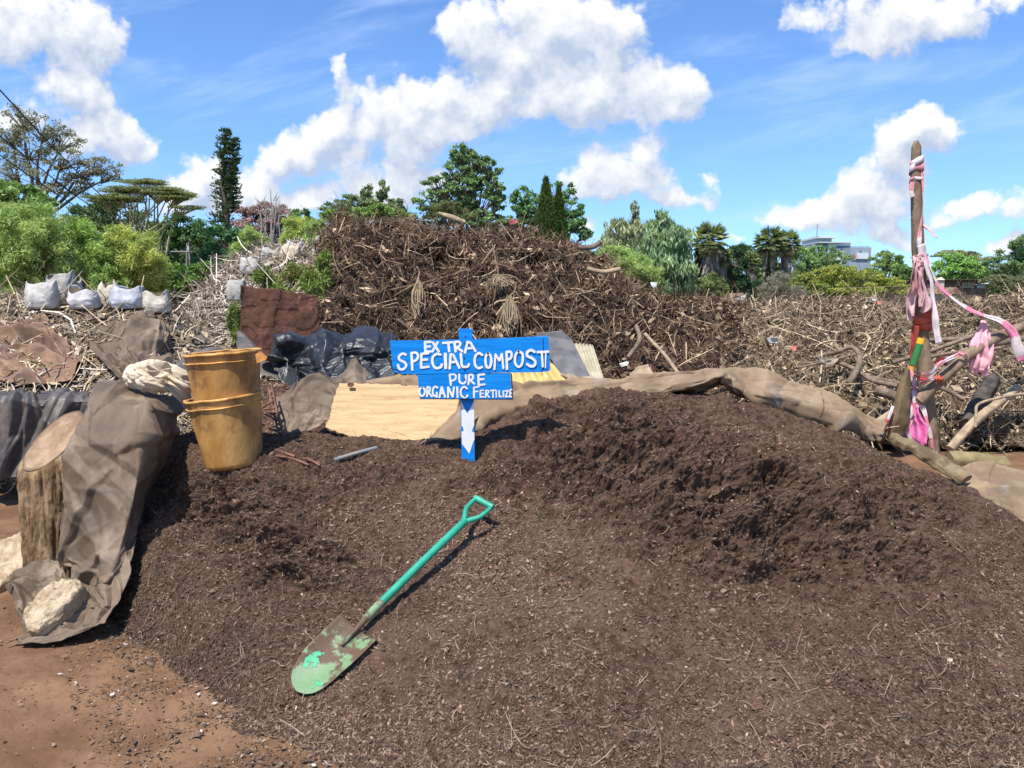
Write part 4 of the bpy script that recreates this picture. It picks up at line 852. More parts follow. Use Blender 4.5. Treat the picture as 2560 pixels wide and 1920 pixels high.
corr('corrugated_sheet', 'beige ribbed panel leaning on the waste heap right of the grey board', 'roofing sheet', [(1430,858,6.4),(1482,862,6.4),(1516,968,5.8),(1470,965,5.8)], 6, .006, mat('beige_panel', (.36, .31, .2), (.48, .43, .31), 9, .7, .2, 40))
gb = MB(); gb.prism(pts([(1340,836,6.3),(1405,828,6.35),(1430,850,6.35),(1482,955,5.85),(1420,966,5.8)]), (0, .03, .006)); o = gb.build('grey_board', M['grey']); tag(o, 'smooth dark grey board leaning behind the right end of the sign', 'board')
for (lab, q) in (('short split wood offcut lying under the beige ribbed panel', [(1402,962,5.4),(1425,946,5.4),(1452,958,5.4),(1446,972,5.3),(1408,980,5.3)]), ('pale wood scrap wedged between the grey board and tan tarp', [(1450,958,5.35),(1478,955,5.4),(1502,966,5.35),(1480,974,5.3),(1458,974,5.3)]), ('rounded tan fibre chunk on the waste heap behind the tan tarp', [(1578,945,7.9),(1600,925,8.0),(1625,920,8.0),(1640,945,7.9),(1612,958,7.85)])):
    mb = MB(); mb.prism(pts(q), (0, .12, .03)); o = mb.build('wood_scrap', M['wood']); tag(o, lab, 'wood scrap')
mb = MB(); mb.tube(cr(pts([(1404,937,5.45),(1425,945,5.4),(1452,962,5.3)]), 10), .012, 8); tag(mb.build('stick', M['wood'], smooth=True), 'bare stick lying over the yellow corrugated sheet', 'stick')

# ------------------------------------------------------------------ sacks
def sack(label, u, v, Y, wp, hp, tint=(1, 1, 1), seed=0, lean=(0, 0), slump=.0, group='white sacks on the twig heap', close=.92):
    b = P(u, v + 4, Y); w_ = wp / F * Y / 2 * 1.04; H = (hp + 3) / F * Y; th = np.linspace(0, 2 * math.pi, 64, endpoint=False); root = thing('sack', b, label, 'sack', group)
    ce = np.sign(np.cos(th)) * np.abs(np.cos(th)) ** .75; se = np.sign(np.sin(th)) * np.abs(np.sin(th)) ** .75; L = []
    for h in np.linspace(0, 1, 26):
        s_ = np.interp(h, [0, .06, .3, .6, .85, 1], [.82, .97, 1.04, 1.02, .96, close]); dp = np.interp(h, [0, .5, 1], [.8, .8, .42])
        q = np.stack([ce * 1.5, se * 1.5, np.full(64, h * 2.5)], 1) + seed * 3.7
        rr = s_ * (1 + .05 * fbm(q, 1.2, 3, seed) + .05 * ridge(q * np.array([1, 1, .7]), 1.9, 3, seed + 3) * (.4 + h))
        z = H * h * (1 + slump * h * pn(np.stack([ce * .9, se * .9, np.full(64, seed * 2.1)], 1), seed + 1) + .13 * h ** 3 * np.abs(ce) ** 3)
        L.append(b + np.stack([ce * rr * w_ + lean[0] * w_ * h, se * rr * w_ * dp + lean[1] * w_ * h, z], 1))
    mb = MB(); mb.grid(np.array(L), tint, wrap=True); mb.build('sack_body', M['sack'], root, smooth=True, solid=.006)
    top = L[-3]; c = top.mean(0); ins = MB(); ins.grid(np.stack([c + (top - c) * .96, c + (top - c) * .5 + [0, 0, .01], c + (top - c) * .02 + [0, 0, .02]]), wrap=True); ins.build('contents', M['tan'], root, smooth=True)
    if seed % 2 == 0:
        bd = MB(); k0, k1 = L[9], L[10]; cc = k0.mean(0); bd.grid(np.stack([cc + (k0 - cc) * 1.012, k1.mean(0) + (k1 - k1.mean(0)) * 1.012]), (.45, .47, .55), wrap=True); bd.build('stripe', M['sack'], root, smooth=True)
sack('upright white sack with two raised corners at the left end of the row', 108, 768, 7.9, 68, 58, seed=2, slump=.25)
sack('grey-white sack standing behind the first upright sack', 152, 752, 8.5, 64, 62, (.72, .72, .70), seed=5, slump=.35, lean=(.15, 0))
sack('low white sack slumped in the middle of the row', 213, 768, 7.9, 64, 46, (1., 1., 1.08), seed=4, slump=.7, lean=(-.1, 0))
sack('narrow cream sack squeezed between the slumped and the blue-tinged sack', 268, 764, 8.1, 42, 52, (1.0, .92, .8), seed=7, slump=.4, lean=(.25, 0), close=.6)
sack('bluish white sack filled with twigs near the right of the row', 322, 768, 7.9, 74, 42, (.84, .90, 1.1), seed=6, slump=.35)
sack('open cream-white sack with a drooping rim at the right end of the row', 396, 778, 7.9, 58, 46, (1.02, .98, .88), seed=9, slump=.5, lean=(-.15, 0), close=1.05)
sack('small pale sack behind the gap next to the grey-white one', 190, 745, 8.6, 28, 40, (1., 1., .95), seed=11, slump=.3)
g2 = 'white sacks on the stalk heap'
sack('grey-white sack half hidden behind the left edge of the rusty sheet', 592, 748, 9.5, 40, 44, (.85, .85, .82), seed=12, group=g2, slump=.4)
sack('white sack on the left shoulder of the stalk heap below the bamboo', 626, 682, 11.2, 42, 36, seed=13, group=g2, slump=.5)
sack('grey-white sack leaning on the stalk heap above the rusty sheet', 672, 652, 12.2, 42, 34, (.8, .8, .78), seed=14, group=g2, slump=.6, lean=(.4, 0))
sack('cream sack tipped over near the top of the stalk heap', 718, 652, 12.2, 44, 30, (1.05, .92, .72), seed=15, group=g2, slump=.9, lean=(.6, 0), close=.7)
sack('white sack at the crest of the stalk heap below the tall bamboo', 738, 636, 12.8, 36, 30, seed=16, group=g2, slump=.5)
sack('pale sack against the left wall of the shredded waste heap', 800, 652, 11.8, 36, 34, (.95, .95, .85), seed=17, group=g2, slump=.5)
sack('thin white sack scrap showing above the stalk heap beside the dark heap', 806, 610, 13.2, 30, 18, seed=18, group=g2, slump=.8)

# ------------------------------------------------------------------ post, tapes, cloths on the right
YP = 7.9
WOODPOST = mat('post_bark', (.17, .115, .07), (.30, .215, .14), 12, .85, .7, 50, stretch=(1, 1, .5), bdist=.01)
def post():
    root = thing('wooden_post', P(2328, 1135, YP), 'tall bare tree-trunk post wound with hazard tape', 'post')
    p = cr(pts([(2291,352,YP),(2290,450,YP),(2293,560,YP),(2300,700,YP),(2306,850,YP),(2318,1000,YP),(2330,1140,YP)]), 40); p += .006 * np.stack([fbm(p, 2, 2, 3), fbm(p, 2, 2, 4), 0 * p[:, 0]], 1)
    r = np.linspace(.045, .082, 40) * (1 + .06 * pn(p * 5, 6)); r[0] *= .45; mb = MB(); mb.tube(p, r, 16); mb.build('trunk', WOODPOST, root, smooth=True)
    for (u, v, s_) in ((2284, 548, -1), (2313, 640, 1), (2286, 470, -1)):
        k = MB(); c = P(u, v, YP); k.tube([c + [0, 0, 0], c + [s_ * .025, 0, .012]], [.022, .012], 8); k.build('knot', WOODPOST, root, smooth=True)
post()
def pole(name, label, cat, seq, r, material, n=10, group=None):
    mb = MB(); k = max(10, len(seq) * 5); p = cr(pts(seq), k); p = p + .01 * np.stack([fbm(p, 3, 2, 3), 0 * p[:, 0], fbm(p, 3, 2, 8)], 1); mb.tube(p, np.interp(np.linspace(0, 1, k), np.linspace(0, 1, len(np.atleast_1d(r))), np.atleast_1d(r)) if np.ndim(r) else r, n); return tag(mb.build(name, material, smooth=True), label, cat, group)
pole('brace_pole', 'thick bark pole slanting up to the right from the tall post', 'pole', [(2296,1003,7.75),(2350,950,7.75),(2420,890,7.75),(2490,845,7.8),(2590,805,7.9)], (.065, .055, .05), WOODPOST)
pole('brace_pole', 'short pale pole lying left of the tall post behind the tan tarp', 'pole', [(2180,1068,7.6),(2225,1040,7.6),(2268,1010,7.7)], (.05, .045), M['wood'])
PK, WH, RD, OR = (.72, .30, .33), (.72, .63, .61), (.58, .08, .08), (.62, .11, .05)
def ribbon(mb, seq, wid, stripes=(PK, WH), per=.16, tw=0., k=40, wig=.012, seed=0):
    p = cr(pts(seq), k); p = p + wig * np.stack([fbm(p, 5, 2, seed), fbm(p, 5, 2, seed + 3), 0 * p[:, 0]], 1); t = nrm(np.gradient(p, axis=0)); s_ = nrm(np.cross(t, np.array([0, -1., .15])))
    wv = .72 * np.interp(np.linspace(0, 1, k), np.linspace(0, 1, len(np.atleast_1d(wid))), np.atleast_1d(wid)) * (1 + .35 * pn(p * 7, seed + 9)); ang = tw * np.sin(np.linspace(0, 5, k)) + .4 * pn(p * 4, seed + 5); up = np.cross(s_, t)
    d = s_ * np.cos(ang)[:, None] + up * np.sin(ang)[:, None]; ln = np.concatenate([[0], np.cumsum(np.linalg.norm(np.diff(p, axis=0), axis=1))])
    g = np.stack([p + d * (q * wv / 2)[:, None] + up * (.012 * np.sin(q * 5 + ln * 9)[:, None]) for q in (-1, -.5, 0, .5, 1)], 1)
    c = np.where(((ln / per).astype(int) % 2 == 0)[:, None], np.array(stripes[0]), np.array(stripes[1])); mb.grid(g, np.repeat(c, 5, 0).reshape(-1, 3))
def wrap(mb, u, v, r, hgt, turns, stripes, wid, seed=0, k=90, uv2=None):
    a = P(u, v, YP); th = np.linspace(0, turns * 2 * math.pi, k); z = np.linspace(0, hgt, k) + .012 * np.sin(th * 1.7 + seed)
    rr = r * (1 + .10 * np.sin(th * 2.3 + seed)); p = a + np.stack([np.cos(th) * rr, np.sin(th) * rr, z], 1)
    if uv2 is not None: p = p + np.linspace(0, 1, k)[:, None] * (P(uv2[0], uv2[1], YP) - a) * np.array([1, 1, 0])
    g = np.stack([p + np.array([0, 0, q * wid / 2]) + nrm(p - a)[:, :] * np.array([1, 1, 0]) * .004 * abs(q) for q in (-1, 0, 1)], 1); c = np.where(((th / 1.9).astype(int) % 2 == 0)[:, None], np.array(stripes[0]), np.array(stripes[1])); mb.grid(g, np.repeat(c, 3, 0))
def tape(label, fnn, cat='hazard tape', name='hazard_tape', group='tapes and rags tied on the post'):
    mb = MB(); fnn(mb); return tag(mb.build(name, M['pinkc'], smooth=True, solid=.0025), label, cat, group)
tape('pink and white tape knotted round the top of the tall post', lambda m: (wrap(m, 2291, 432, .060, .14, 2.2, (PK, WH), .07, 1), wrap(m, 2291, 460, .058, .10, 1.4, (WH, PK), .03, 2), ribbon(m, [(2281,455,YP-.06),(2279,480,YP-.07),(2283,492,YP-.07)], .05, per=.09, seed=4)))
tape('twisted pink and white tape running down the right side of the post', lambda m: ribbon(m, [(2306,430,YP-.05),(2308,480,YP-.07),(2305,540,YP-.08),(2302,570,YP-.09),(2298,610,YP-.10),(2302,650,YP-.10)], (.035, .03, .06), per=.22, tw=.7, k=60, seed=6))
tape('short stiff tape end sticking out right from the post', lambda m: ribbon(m, [(2308,562,YP-.05),(2325,578,YP-.12),(2341,594,YP-.16)], .03, per=.3, stripes=((.72, .42, .40), PK), seed=8))
tape('long white tape with pink marks hanging beside the post', lambda m: ribbon(m, [(2300,612,YP-.12),(2312,650,YP-.13),(2330,710,YP-.14),(2335,770,YP-.15),(2340,820,YP-.16),(2348,858,YP-.17)], (.10, .11, .08, .07, .10), per=.34, stripes=(WH, (.78, .66, .68)), tw=.5, k=60, seed=10))
def rag(mb, seq, col, seed=0, k=50, m_=26, dep=.05):
    """hanging gathered cloth: list of (u, v, half width px)"""
    a = np.array(seq, float); c = cr(P(a[:, 0], a[:, 1], np.full(len(a), YP - .12)), k); hw = cr(a[:, 2:3], k)[:, 0] / F * YP; th = np.linspace(0, 2 * math.pi, m_ * 2, endpoint=False)
    g = np.zeros((k, m_ * 2, 3))
    for i in range(k):
        fold = 1 + .40 * (1 - 2 * np.abs(np.sin(th * 3.5 + seed + i * .04 + .5 * math.sin(i * .13)))) * min(1, i / 8) + .16 * np.sin(th * 9 + seed * 2)
        g[i] = c[i] + np.stack([np.cos(th) * hw[i] * (.85 + .15 * fold), np.sin(th) * dep * fold * (hw[i] / hw.max()), .02 * np.sin(th * 3 + seed) * (i / k)], 1)
    g += .02 * np.stack([fbm(g, 9, 3, seed), fbm(g, 9, 3, seed + 4), fbm(g, 9, 2, seed + 8)], -1)
    cc = np.array(col) * (1 + .16 * pn(g * 5, seed))[..., None]; mb.grid(g, cc.reshape(-1, 3), wrap=True)
FP = ((.66, .36, .35), (.74, .46, .44))
tape('faded pink rag knotted on the left of the post above the red wrap', lambda m: [ribbon(m, q, wq, per=.35, stripes=FP, tw=.9, k=50, seed=60 + i, wig=.03) for i, (q, wq) in enumerate((
    ([(2296,640,YP-.1),(2288,662,YP-.14),(2280,715,YP-.13),(2276,760,YP-.12),(2272,803,YP-.11)], (.07, .13, .15, .14, .05)), ([(2300,645,YP-.12),(2294,670,YP-.18),(2288,720,YP-.18),(2281,765,YP-.16),(2279,792,YP-.15)], (.06, .12, .14, .10, .04)),
    ([(2302,645,YP-.13),(2307,690,YP-.16),(2311,735,YP-.17),(2312,765,YP-.16),(2303,782,YP-.15)], (.08, .15, .18, .14, .05)), ([(2298,650,YP-.14),(2302,690,YP-.2),(2304,730,YP-.2),(2300,768,YP-.19)], (.05, .10, .12, .06)),
    ([(2284,650,YP-.06),(2296,644,YP-.15),(2310,650,YP-.1)], (.08, .14, .08)), ([(2286,668,YP-.08),(2297,660,YP-.17),(2308,668,YP-.1)], (.05, .12, .06))))], 'rag', 'rag')
tape('orange-red cloth wound round the middle of the post', lambda m: wrap(m, 2306, 820, .088, .17, 4.2, (OR, (.78, .14, .07)), .07, 3, 160), 'rag', 'rag')
tape('dark red ribbon hanging down the left side of the post', lambda m: ribbon(m, [(2288,815,YP-.09),(2283,855,YP-.10),(2277,905,YP-.10)], (.10, .09, .03), stripes=((.34, .05, .035), (.42, .06, .04)), k=30, seed=12), 'ribbon', 'ribbon')
tape('long sagging pink and white tape running from the post to the slanting pole', lambda m: ribbon(m, [(2305,612,YP-.1),(2330,680,YP-.12),(2348,715,YP-.13),(2400,760,YP-.16),(2450,785,YP-.18),(2500,802,YP-.2),(2530,830,YP-.2),(2545,870,YP-.2),(2560,900,YP-.2)], (.03, .05, .06, .07, .12, .14), per=.20, stripes=((.85, .28, .42), WH), tw=.4, k=90, seed=14))
tape('large pale pink cloth hanging from the slanting pole', lambda m: rag(m, [(2460,800,5),(2458,818,10),(2452,860,26),(2450,900,26),(2446,925,20),(2450,935,12)], (.86, .44, .48), 7, dep=.07), 'rag', 'rag')
tape('bright magenta bag tied at the foot of the post', lambda m: rag(m, [(2272,985,6),(2280,1020,12),(2290,1060,22),(2290,1095,24),(2288,1112,16),(2286,1118,5)], (.80, .22, .48), 9, dep=.11), 'bag', 'bag')
tape('tangle of pink and white tape tied above the magenta bag', lambda m: [ribbon(m, s_, wd, per=.12, seed=20 + i, stripes=(((.85, .2, .3), WH) if i % 2 else (PK, (.80, .66, .62)))) for i, (s_, wd) in enumerate((([(2274,915,YP-.12),(2282,945,YP-.16),(2290,985,YP-.16),(2292,1020,YP-.17)], .05), ([(2288,950,YP-.13),(2283,990,YP-.18),(2288,1040,YP-.2)], .05), ([(2290,985,YP-.16),(2310,1030,YP-.18),(2326,1085,YP-.18),(2333,1135,YP-.16)], .06), ([(2288,990,YP-.15),(2275,1040,YP-.2),(2255,1080,YP-.2),(2250,1100,YP-.18)], .05), ([(2278,1050,YP-.26),(2270,1080,YP-.27),(2285,1112,YP-.25)], .05)))])
tape('pink and red tape bunched where the slanting pole crosses the post', lambda m: [ribbon(m, s_, .045, per=.10, seed=30 + i, stripes=((RD, WH) if i % 2 else (PK, WH))) for i, s_ in enumerate(([(2295,935,YP-.2),(2330,930,YP-.24),(2355,905,YP-.24),(2400,885,YP-.22)], [(2292,945,YP-.2),(2325,945,YP-.24),(2345,915,YP-.24)], [(2300,960,YP-.2),(2322,950,YP-.25),(2350,945,YP-.24)], [(2338,905,YP-.22),(2360,895,YP-.24),(2378,905,YP-.2)], [(2395,880,YP-.22),(2410,888,YP-.24),(2414,896,YP-.2)]))])
tape('orange cord wound round the slanting pole near the post', lambda m: [ribbon(m, [(2330 + k * 4, 938 + (k % 2) * 3, YP-.23), (2340 + k * 3, 950, YP-.25), (2348 + k * 2, 962 - k * 4, YP-.2)], .012, stripes=(OR, OR), k=12, seed=40 + k) for k in range(6)], 'cord', 'cord')
tape('red tape scrap tied to the pale pole beside the tan tarp', lambda m: ribbon(m, [(2232,1015,7.5),(2222,1045,7.48),(2210,1070,7.45),(2202,1084,7.44)], (.03, .03, .05, .07), per=.14, stripes=(WH, (.7, .08, .08)), seed=50))
# brown canvas bag and the green grip above it
def canvas():
    mb = MB(); g = surf([[(2266,918,7.62),(2272,918,7.60),(2276,925,7.62)],[(2248,960,7.60),(2262,965,7.55),(2276,965,7.6)],[(2233,1010,7.58),(2255,1015,7.5),(2272,1020,7.58)],[(2224,1050,7.58),(2248,1052,7.5),(2268,1052,7.58)],[(2214,1090,7.6),(2240,1092,7.52),(2255,1088,7.6)]], 40, 34); n = gnorm(g)
    g += n * (.015 * fbm(g, 6, 2, 3) + .02 * np.sin(np.linspace(0, 9, 34))[None] * np.linspace(0, 1, 40)[:, None])[..., None]; mb.grid(g)
    tag(mb.build('canvas_bag', mat('brown_canvas', (.13, .085, .042), (.19, .13, .07), 8, .85, .4, 80), smooth=True, solid=.006), 'brown canvas bag hanging left of the post above the tan tarp', 'bag')
    root = thing('flag_stick', P(2276, 925, 7.62), 'green and yellow grip standing up beside the post', 'stick'); a = P(2278, 925, 7.6); b = P(2304, 846, 7.6); d = b - a
    for nm, t0, t1, r, cl in (('yellow_base', 0, .18, .026, (.55, .28, .03)), ('green_sleeve', .15, .86, .036, (.035, .17, .045)), ('yellow_cap', .82, 1., .037, (.75, .36, .02))):
        m_ = MB(); m_.tube([a + d * t for t in np.linspace(t0, t1, 5)], r, 14); m_.build(nm, mat(nm, cl, tuple(x * 1.2 for x in cl), 9, .5, .2), root, smooth=True)
canvas()
# timber on the right
def plank(name, label, cat, seq, wid, th, material, seed=0, k=40, rough=.012):
    p = cr(pts(seq), k); t = nrm(np.gradient(p, axis=0)); up = nrm(np.array([0, -.5, 1.]) - t * np.sum(t * np.array([0, -.5, 1.]), -1, keepdims=True)); sd = np.cross(t, up); sec = [(-.5, -.5), (.5, -.5), (.5, .15), (.3, .5), (-.3, .5), (-.5, .15)]
    sec = cr(np.array(sec + sec[:1], float), 25)[:-1]; wv = np.interp(np.linspace(0, 1, k), np.linspace(0, 1, len(np.atleast_1d(wid))), np.atleast_1d(wid))
    g = p[:, None] + sd[:, None] * (sec[:, 0][None, :, None] * wv[:, None, None]) + up[:, None] * (sec[:, 1][None, :, None] * th); q = g * np.array([1, 1, 1]); g = g + nrm(g - p[:, None]) * (rough * ridge(q, 9, 3, seed))[..., None]
    mb = MB(); mb.grid(g, wrap=True)
    for e in (0, -1): c = g[e].mean(0); mb.grid(np.stack([g[e], c + (g[e] - c) * .5, c + (g[e] - c) * .02]), wrap=True)
    return tag(mb.build(name, material, smooth=True), label, cat)
rot = mat('rotten_timber', (.13, .09, .048), (.30, .225, .125), 8, .9, 1., 40, bdist=.02, c3=(.10, .06, .035), s3=5, l3=.55, h3=.64)
plank('rotten_plank', 'split rotten plank lying along the right shoulder of the compost', 'plank', [(2225,1093,5.05),(2285,1118,4.95),(2345,1152,4.85),(2415,1200,4.7)], (.05, .09, .10, .07), .03, rot, 3, rough=.016)
plank('mossy_plank', 'short mossy timber block lying on the soil at the right', 'plank', [(2372,1150,6.6),(2430,1152,6.6),(2512,1162,6.6)], .14, .11, mat('mossy_timber', (.19, .145, .062), (.30, .235, .12), 9, .9, .6, 40, c3=(.16, .11, .06), s3=6), 5, rough=.008)
plank('charred_log', 'short charred log leaning on the tan waste heap', 'log', [(2418,1065,7.9),(2445,1010,8.2),(2482,950,8.5)], (.12, .14, .12), .13, mat('charred', (.045, .038, .033), (.12, .095, .075), 8, .9, .9, 40, bdist=.02), 7)
plank('timber_batten', 'straight pale batten propped on the tan waste heap', 'batten', [(2374,1122,7.5),(2440,1050,7.75),(2545,968,8.2)], .075, .05, M['wood'], 9, rough=.003)
pole('bent_reed', 'bent straw-coloured reed folded over the batten at the right edge', 'reed', [(2570,985,7.7),(2500,993,7.6),(2446,1010,7.5),(2440,1035,7.45),(2438,1068,7.4)], .014, M['wood'])
GB = 'branches lying on the tan waste heap'
BRC = mat('dead_branch', (.13, .09, .06), (.26, .19, .13), 10, .85, .5, 40)
for lab, seq, r in (('curled dead branch looping on the tan heap left of the post', [(2040,892,9.6),(2090,880,9.5),(2128,868,9.4),(2150,890,9.2),(2140,930,9.),(2120,960,8.9)], (.03, .045, .05)),
   ('brown branch lying level below the curled branch', [(2060,900,9.3),(2120,915,9.2),(2180,950,8.9),(2240,965,8.8)], (.03, .04, .045)), ('knotty thick branch stub near the foot of the post', [(2190,975,8.6),(2225,985,8.5),(2262,1000,8.4)], (.075, .08, .07)),
   ('dark straight branch pointing at the post from the left', [(2180,945,9.),(2230,955,8.9),(2290,962,8.8)], .04), ('long pale branch rising to the right behind the post', [(2230,905,9.),(2320,880,9.),(2440,835,9.1)], .035),
   ('thin branch low in the bundle right of the post', [(2310,895,8.9),(2400,880,8.9),(2500,870,9.)], .03), ('upper grey branch of the bundle right of the post', [(2320,850,9.2),(2420,845,9.2),(2560,820,9.2)], .04), ('dark branch lying flat right of the post foot', [(2335,965,8.4),(2365,975,8.3),(2410,1000,8.2)], .035),
   ('weathered branch crossing the bundle at the right edge', [(2400,880,8.7),(2480,862,8.8),(2580,842,9.)], .05), ('long straw stem standing out on the tan heap centre', [(1975,925,9.4),(2060,905,9.2),(2160,880,9.3)], .018)):
    pole('dead_branch', lab, 'branch', seq, tuple(.72 * q for q in np.atleast_1d(r)), BRC, group=GB)
pole('palm_rib', 'pale split palm rib sticking up from the crest of the dark heap', 'palm rib', [(1098,534,10.5),(1130,545,10.4),(1162,557,10.4)], (.02, .045, .03), M['wood'])
pole('dead_branch', 'pale branch jutting left from the dark shredded heap', 'branch', [(760,695,9.3),(800,676,9.4),(832,664,9.6)], (.02, .035, .04), M['wood'])
for lab, seq, r in (('pale bone-white branch across the right flank of the dark heap', [(1470,672,9.7),(1510,680,9.6),(1550,672,9.6)], .03), ('straight leaning stalk low on the dark heap right of the ribbed panel', [(1612,834,8.8),(1660,885,8.6),(1700,938,8.4)], .022), ('dark upright stalk left of the leaning stalk on the dark heap', [(1592,815,8.9),(1598,850,8.7),(1570,895,8.6)], .026), ('dark horn-shaped branch end on the dark heap skyline', [(1450,620,10.3),(1480,618,10.2),(1502,604,10.2)], .035)):
    pole('dead_branch', lab, 'branch', seq, r, M['wood'] if 'dark' not in lab.split(' on ')[0][:5] else BRC, group='stray stalks on the dark heap')
# frayed palm bases hanging on the dark heap
def frayed(label, u, v, L, wpx, Y, seed):
    mb = MB(); K = 60; b = P(u + rng.normal(size=K) * wpx * .2, v + rng.normal(size=K) * 4, Y); e = P(u + rng.normal(size=K) * wpx, v + L * rng.uniform(.7, 1.1, K), Y - .15); d = e - b; Ls = np.linalg.norm(d, axis=1)
    mb.sticks(b, nrm(d), np.tile([0, -1., 0], (K, 1)), Ls, rng.uniform(.008, .018, K), rng.normal(size=K) * .2, np.array([.27, .20, .12]) * rng.uniform(.5, 1.3, (K, 1)))
    tag(mb.build('palm_fibre', M['flake']), label, 'palm fibre', 'frayed palm fibres on the dark heap')
frayed('frayed pale palm base hanging above the right end of the sign', 1275, 745, 92, 12, 8.95, 3)
frayed('smaller frayed palm strip hanging left of the sign on the dark heap', 1045, 700, 100, 7, 9.2, 4)
frayed('bright frayed frond lying across the middle of the dark heap', 1245, 690, 30, 34, 9.3, 5)
# light scraps of litter
LS = [(1932,850,9.6,22,14,(.7,.68,.66),'white paper scrap on the tan heap nearest the tan tarp'),(2186,750,11.8,12,7,(.75,.75,.78),'small white plastic scrap near the top of the tan heap'),(2196,757,11.7,9,8,(.6,.16,.14),'red plastic scrap beside the white one on the tan heap'),(1984,872,9.4,14,11,(.6,.17,.13),'red plastic scrap low on the tan heap'),(1560,912,8.6,22,9,(.72,.7,.62),'white scrap low on the dark heap behind the tan tarp'),(1635,713,13.,14,16,(.8,.8,.8),'white bag scrap on the far skyline of the dark heap'),(2010,762,12.5,16,9,(.75,.75,.75),'white scrap at the crest of the tan heap left of the post'),(2068,905,9.3,40,16,(.38,.32,.24),'grey cardboard scrap near the curled branch'),(1285,556,10.6,24,10,(.42,.12,.10),'faded red scrap on the crest of the dark heap'),(1838,752,12.8,50,26,(.42,.37,.3),'pale torn palm sheath lying where the two heaps meet'),(886,755,9.4,7,3,(.8,.8,.8),'tiny white scrap on the dark heap above the black plastic')]
for (u, v, Y, wq, hq, cl, lab) in LS:
    mb = MB(); s_, t = np.meshgrid(np.linspace(-1, 1, 8), np.linspace(-1, 1, 8), indexing='ij'); g = P(u + t * wq / 2 * (1 - .25 * s_), v + s_ * hq / 2, np.full_like(s_, Y - .12)); g += .03 * (wq / 20) * np.stack([fbm(g, 8, 2, int(u)), 2 * fbm(g, 8, 2, int(u) + 1), fbm(g, 8, 2, int(u) + 2)], -1)
    mb.grid(g, cl); tag(mb.build('litter_scrap', M['pinkc'], solid=.004), lab, 'litter', 'litter scraps on the waste heaps')

# ------------------------------------------------------------------ trees
def limb(mb, a, b, r0, r1, k=6, sag=.06, n=6):
    t = np.linspace(0, 1, k)[:, None]; L = np.linalg.norm(b - a); p = a + (b - a) * t + np.array([0, 0, 1.]) * (sag * L * np.sin(t * math.pi)) + rng.normal(size=(k, 3)) * .025 * L * np.sin(t * math.pi); mb.tube(p, np.linspace(r0, r1, k), n, cap=False)
def tree(name, label, Y, bu, blobs, n, leaf, c1, c2, cat='tree', group=None, asp=2., droop=0., trunk=.14, subr=.34, nsub=9, bark=None, fork=.45, upw=0., thin=False, flower=None, shell=.45, multi=1, flat=1.):
    if cat in ('tree', 'bush'): nsub = int(nsub * 2.2); subr *= .62; leaf *= .52; n = int(n * 1.9)
    bx = P(bu, 750, Y)[0]; root = thing(name, (bx, Y, 0), label, cat, group); tb, lb = MB(), MB(); bl = [(P(b[0], b[1], Y + (rng.random() - .5) * b[2] / F * Y), np.array([b[2], b[2] * .85, b[3]]) / F * Y, (b[4] if len(b) > 4 else 1.)) for b in blobs]
    zc = np.mean([b[0][2] for b in bl]); xc = np.mean([b[0][0] for b in bl]); areas = np.array([b[1][0] * b[1][2] * b[2] for b in bl]); areas /= areas.sum()
    forks = []
    for m_ in range(multi):
        f = np.array([bx + (xc - bx) * .6 + (m_ - (multi - 1) / 2) * .5 * trunk * 8, Y, max(.4, zc * fork)]); limb(tb, np.array([bx + (m_ - (multi - 1) / 2) * trunk * 2.2, Y, -.05]), f, trunk, trunk * .65, 7, .0, 8); forks.append(f)
    for bi, ((c, rad, wgt), ar) in enumerate(zip(bl, areas)):
        f = forks[bi % multi]; limb(tb, f, c, trunk * .5, trunk * .14)
        u_ = unit(nsub); sc_ = c + u_ * rad * (shell + (1 - shell) * rng.random((nsub, 1)) ** .5)
        for q in sc_: limb(tb, c * .85 + f * .15, q, trunk * .16, trunk * .05, 4, .03, 4)
        N_ = int(n * ar); w_ = rng.dirichlet(np.ones(nsub) * 2.2); id_ = rng.choice(nsub, N_, p=w_); tone = rng.random((nsub, 1))
        off = rng.normal(size=(N_, 3)) * rad * subr * .62 * np.array([1, 1, flat]); p = sc_[id_] + off
        a = nrm(unit(N_) + np.array([0, 0, upw]) - np.array([0, 0, droop])); b = nrm(np.cross(a, unit(N_) + np.array([0, -.4, 0])))
        mixv = np.clip(tone[id_] * .6 + rng.random((N_, 1)) * .5, 0, 1); col = np.array(c1) * (1 - mixv) + np.array(c2) * mixv; col = col * rng.uniform(.8, 1.2, (N_, 1))
        if flower: k = (rng.random(N_) < flower[0]) & (off[:, 2] > -rad[2] * .15); col[k] = np.array(flower[1]) * rng.uniform(.7, 1.2, (k.sum(), 1))
        kk = {'bamboo': 2.8, 'weed': 1.7, 'bush': 2.1}.get(cat, 3.6)
        col = np.minimum(col * kk, .75) if not flower else np.where((col.max(1) > .4)[:, None], col, col * 1.9)
        col = col * .84 + .16 * col.mean(1, keepdims=True)
        lb.leaves(p, a, b, leaf * rng.uniform(.6, 1.3, N_), leaf / asp * rng.uniform(.6, 1.3, N_), col)
    tb.build('trunk', bark or M['bark'], root, smooth=True); lb.build('crown', LEAF, root); return root
DG1, DG2 = (.012, .032, .010), (.045, .085, .022)
MG1, MG2 = (.022, .052, .012), (.085, .14, .032)
LG1, LG2 = (.06, .11, .015), (.17, .23, .045)
BG1, BG2 = (.07, .115, .02), (.20, .25, .07)
OG1, OG2 = (.05, .06, .018), (.13, .13, .045)
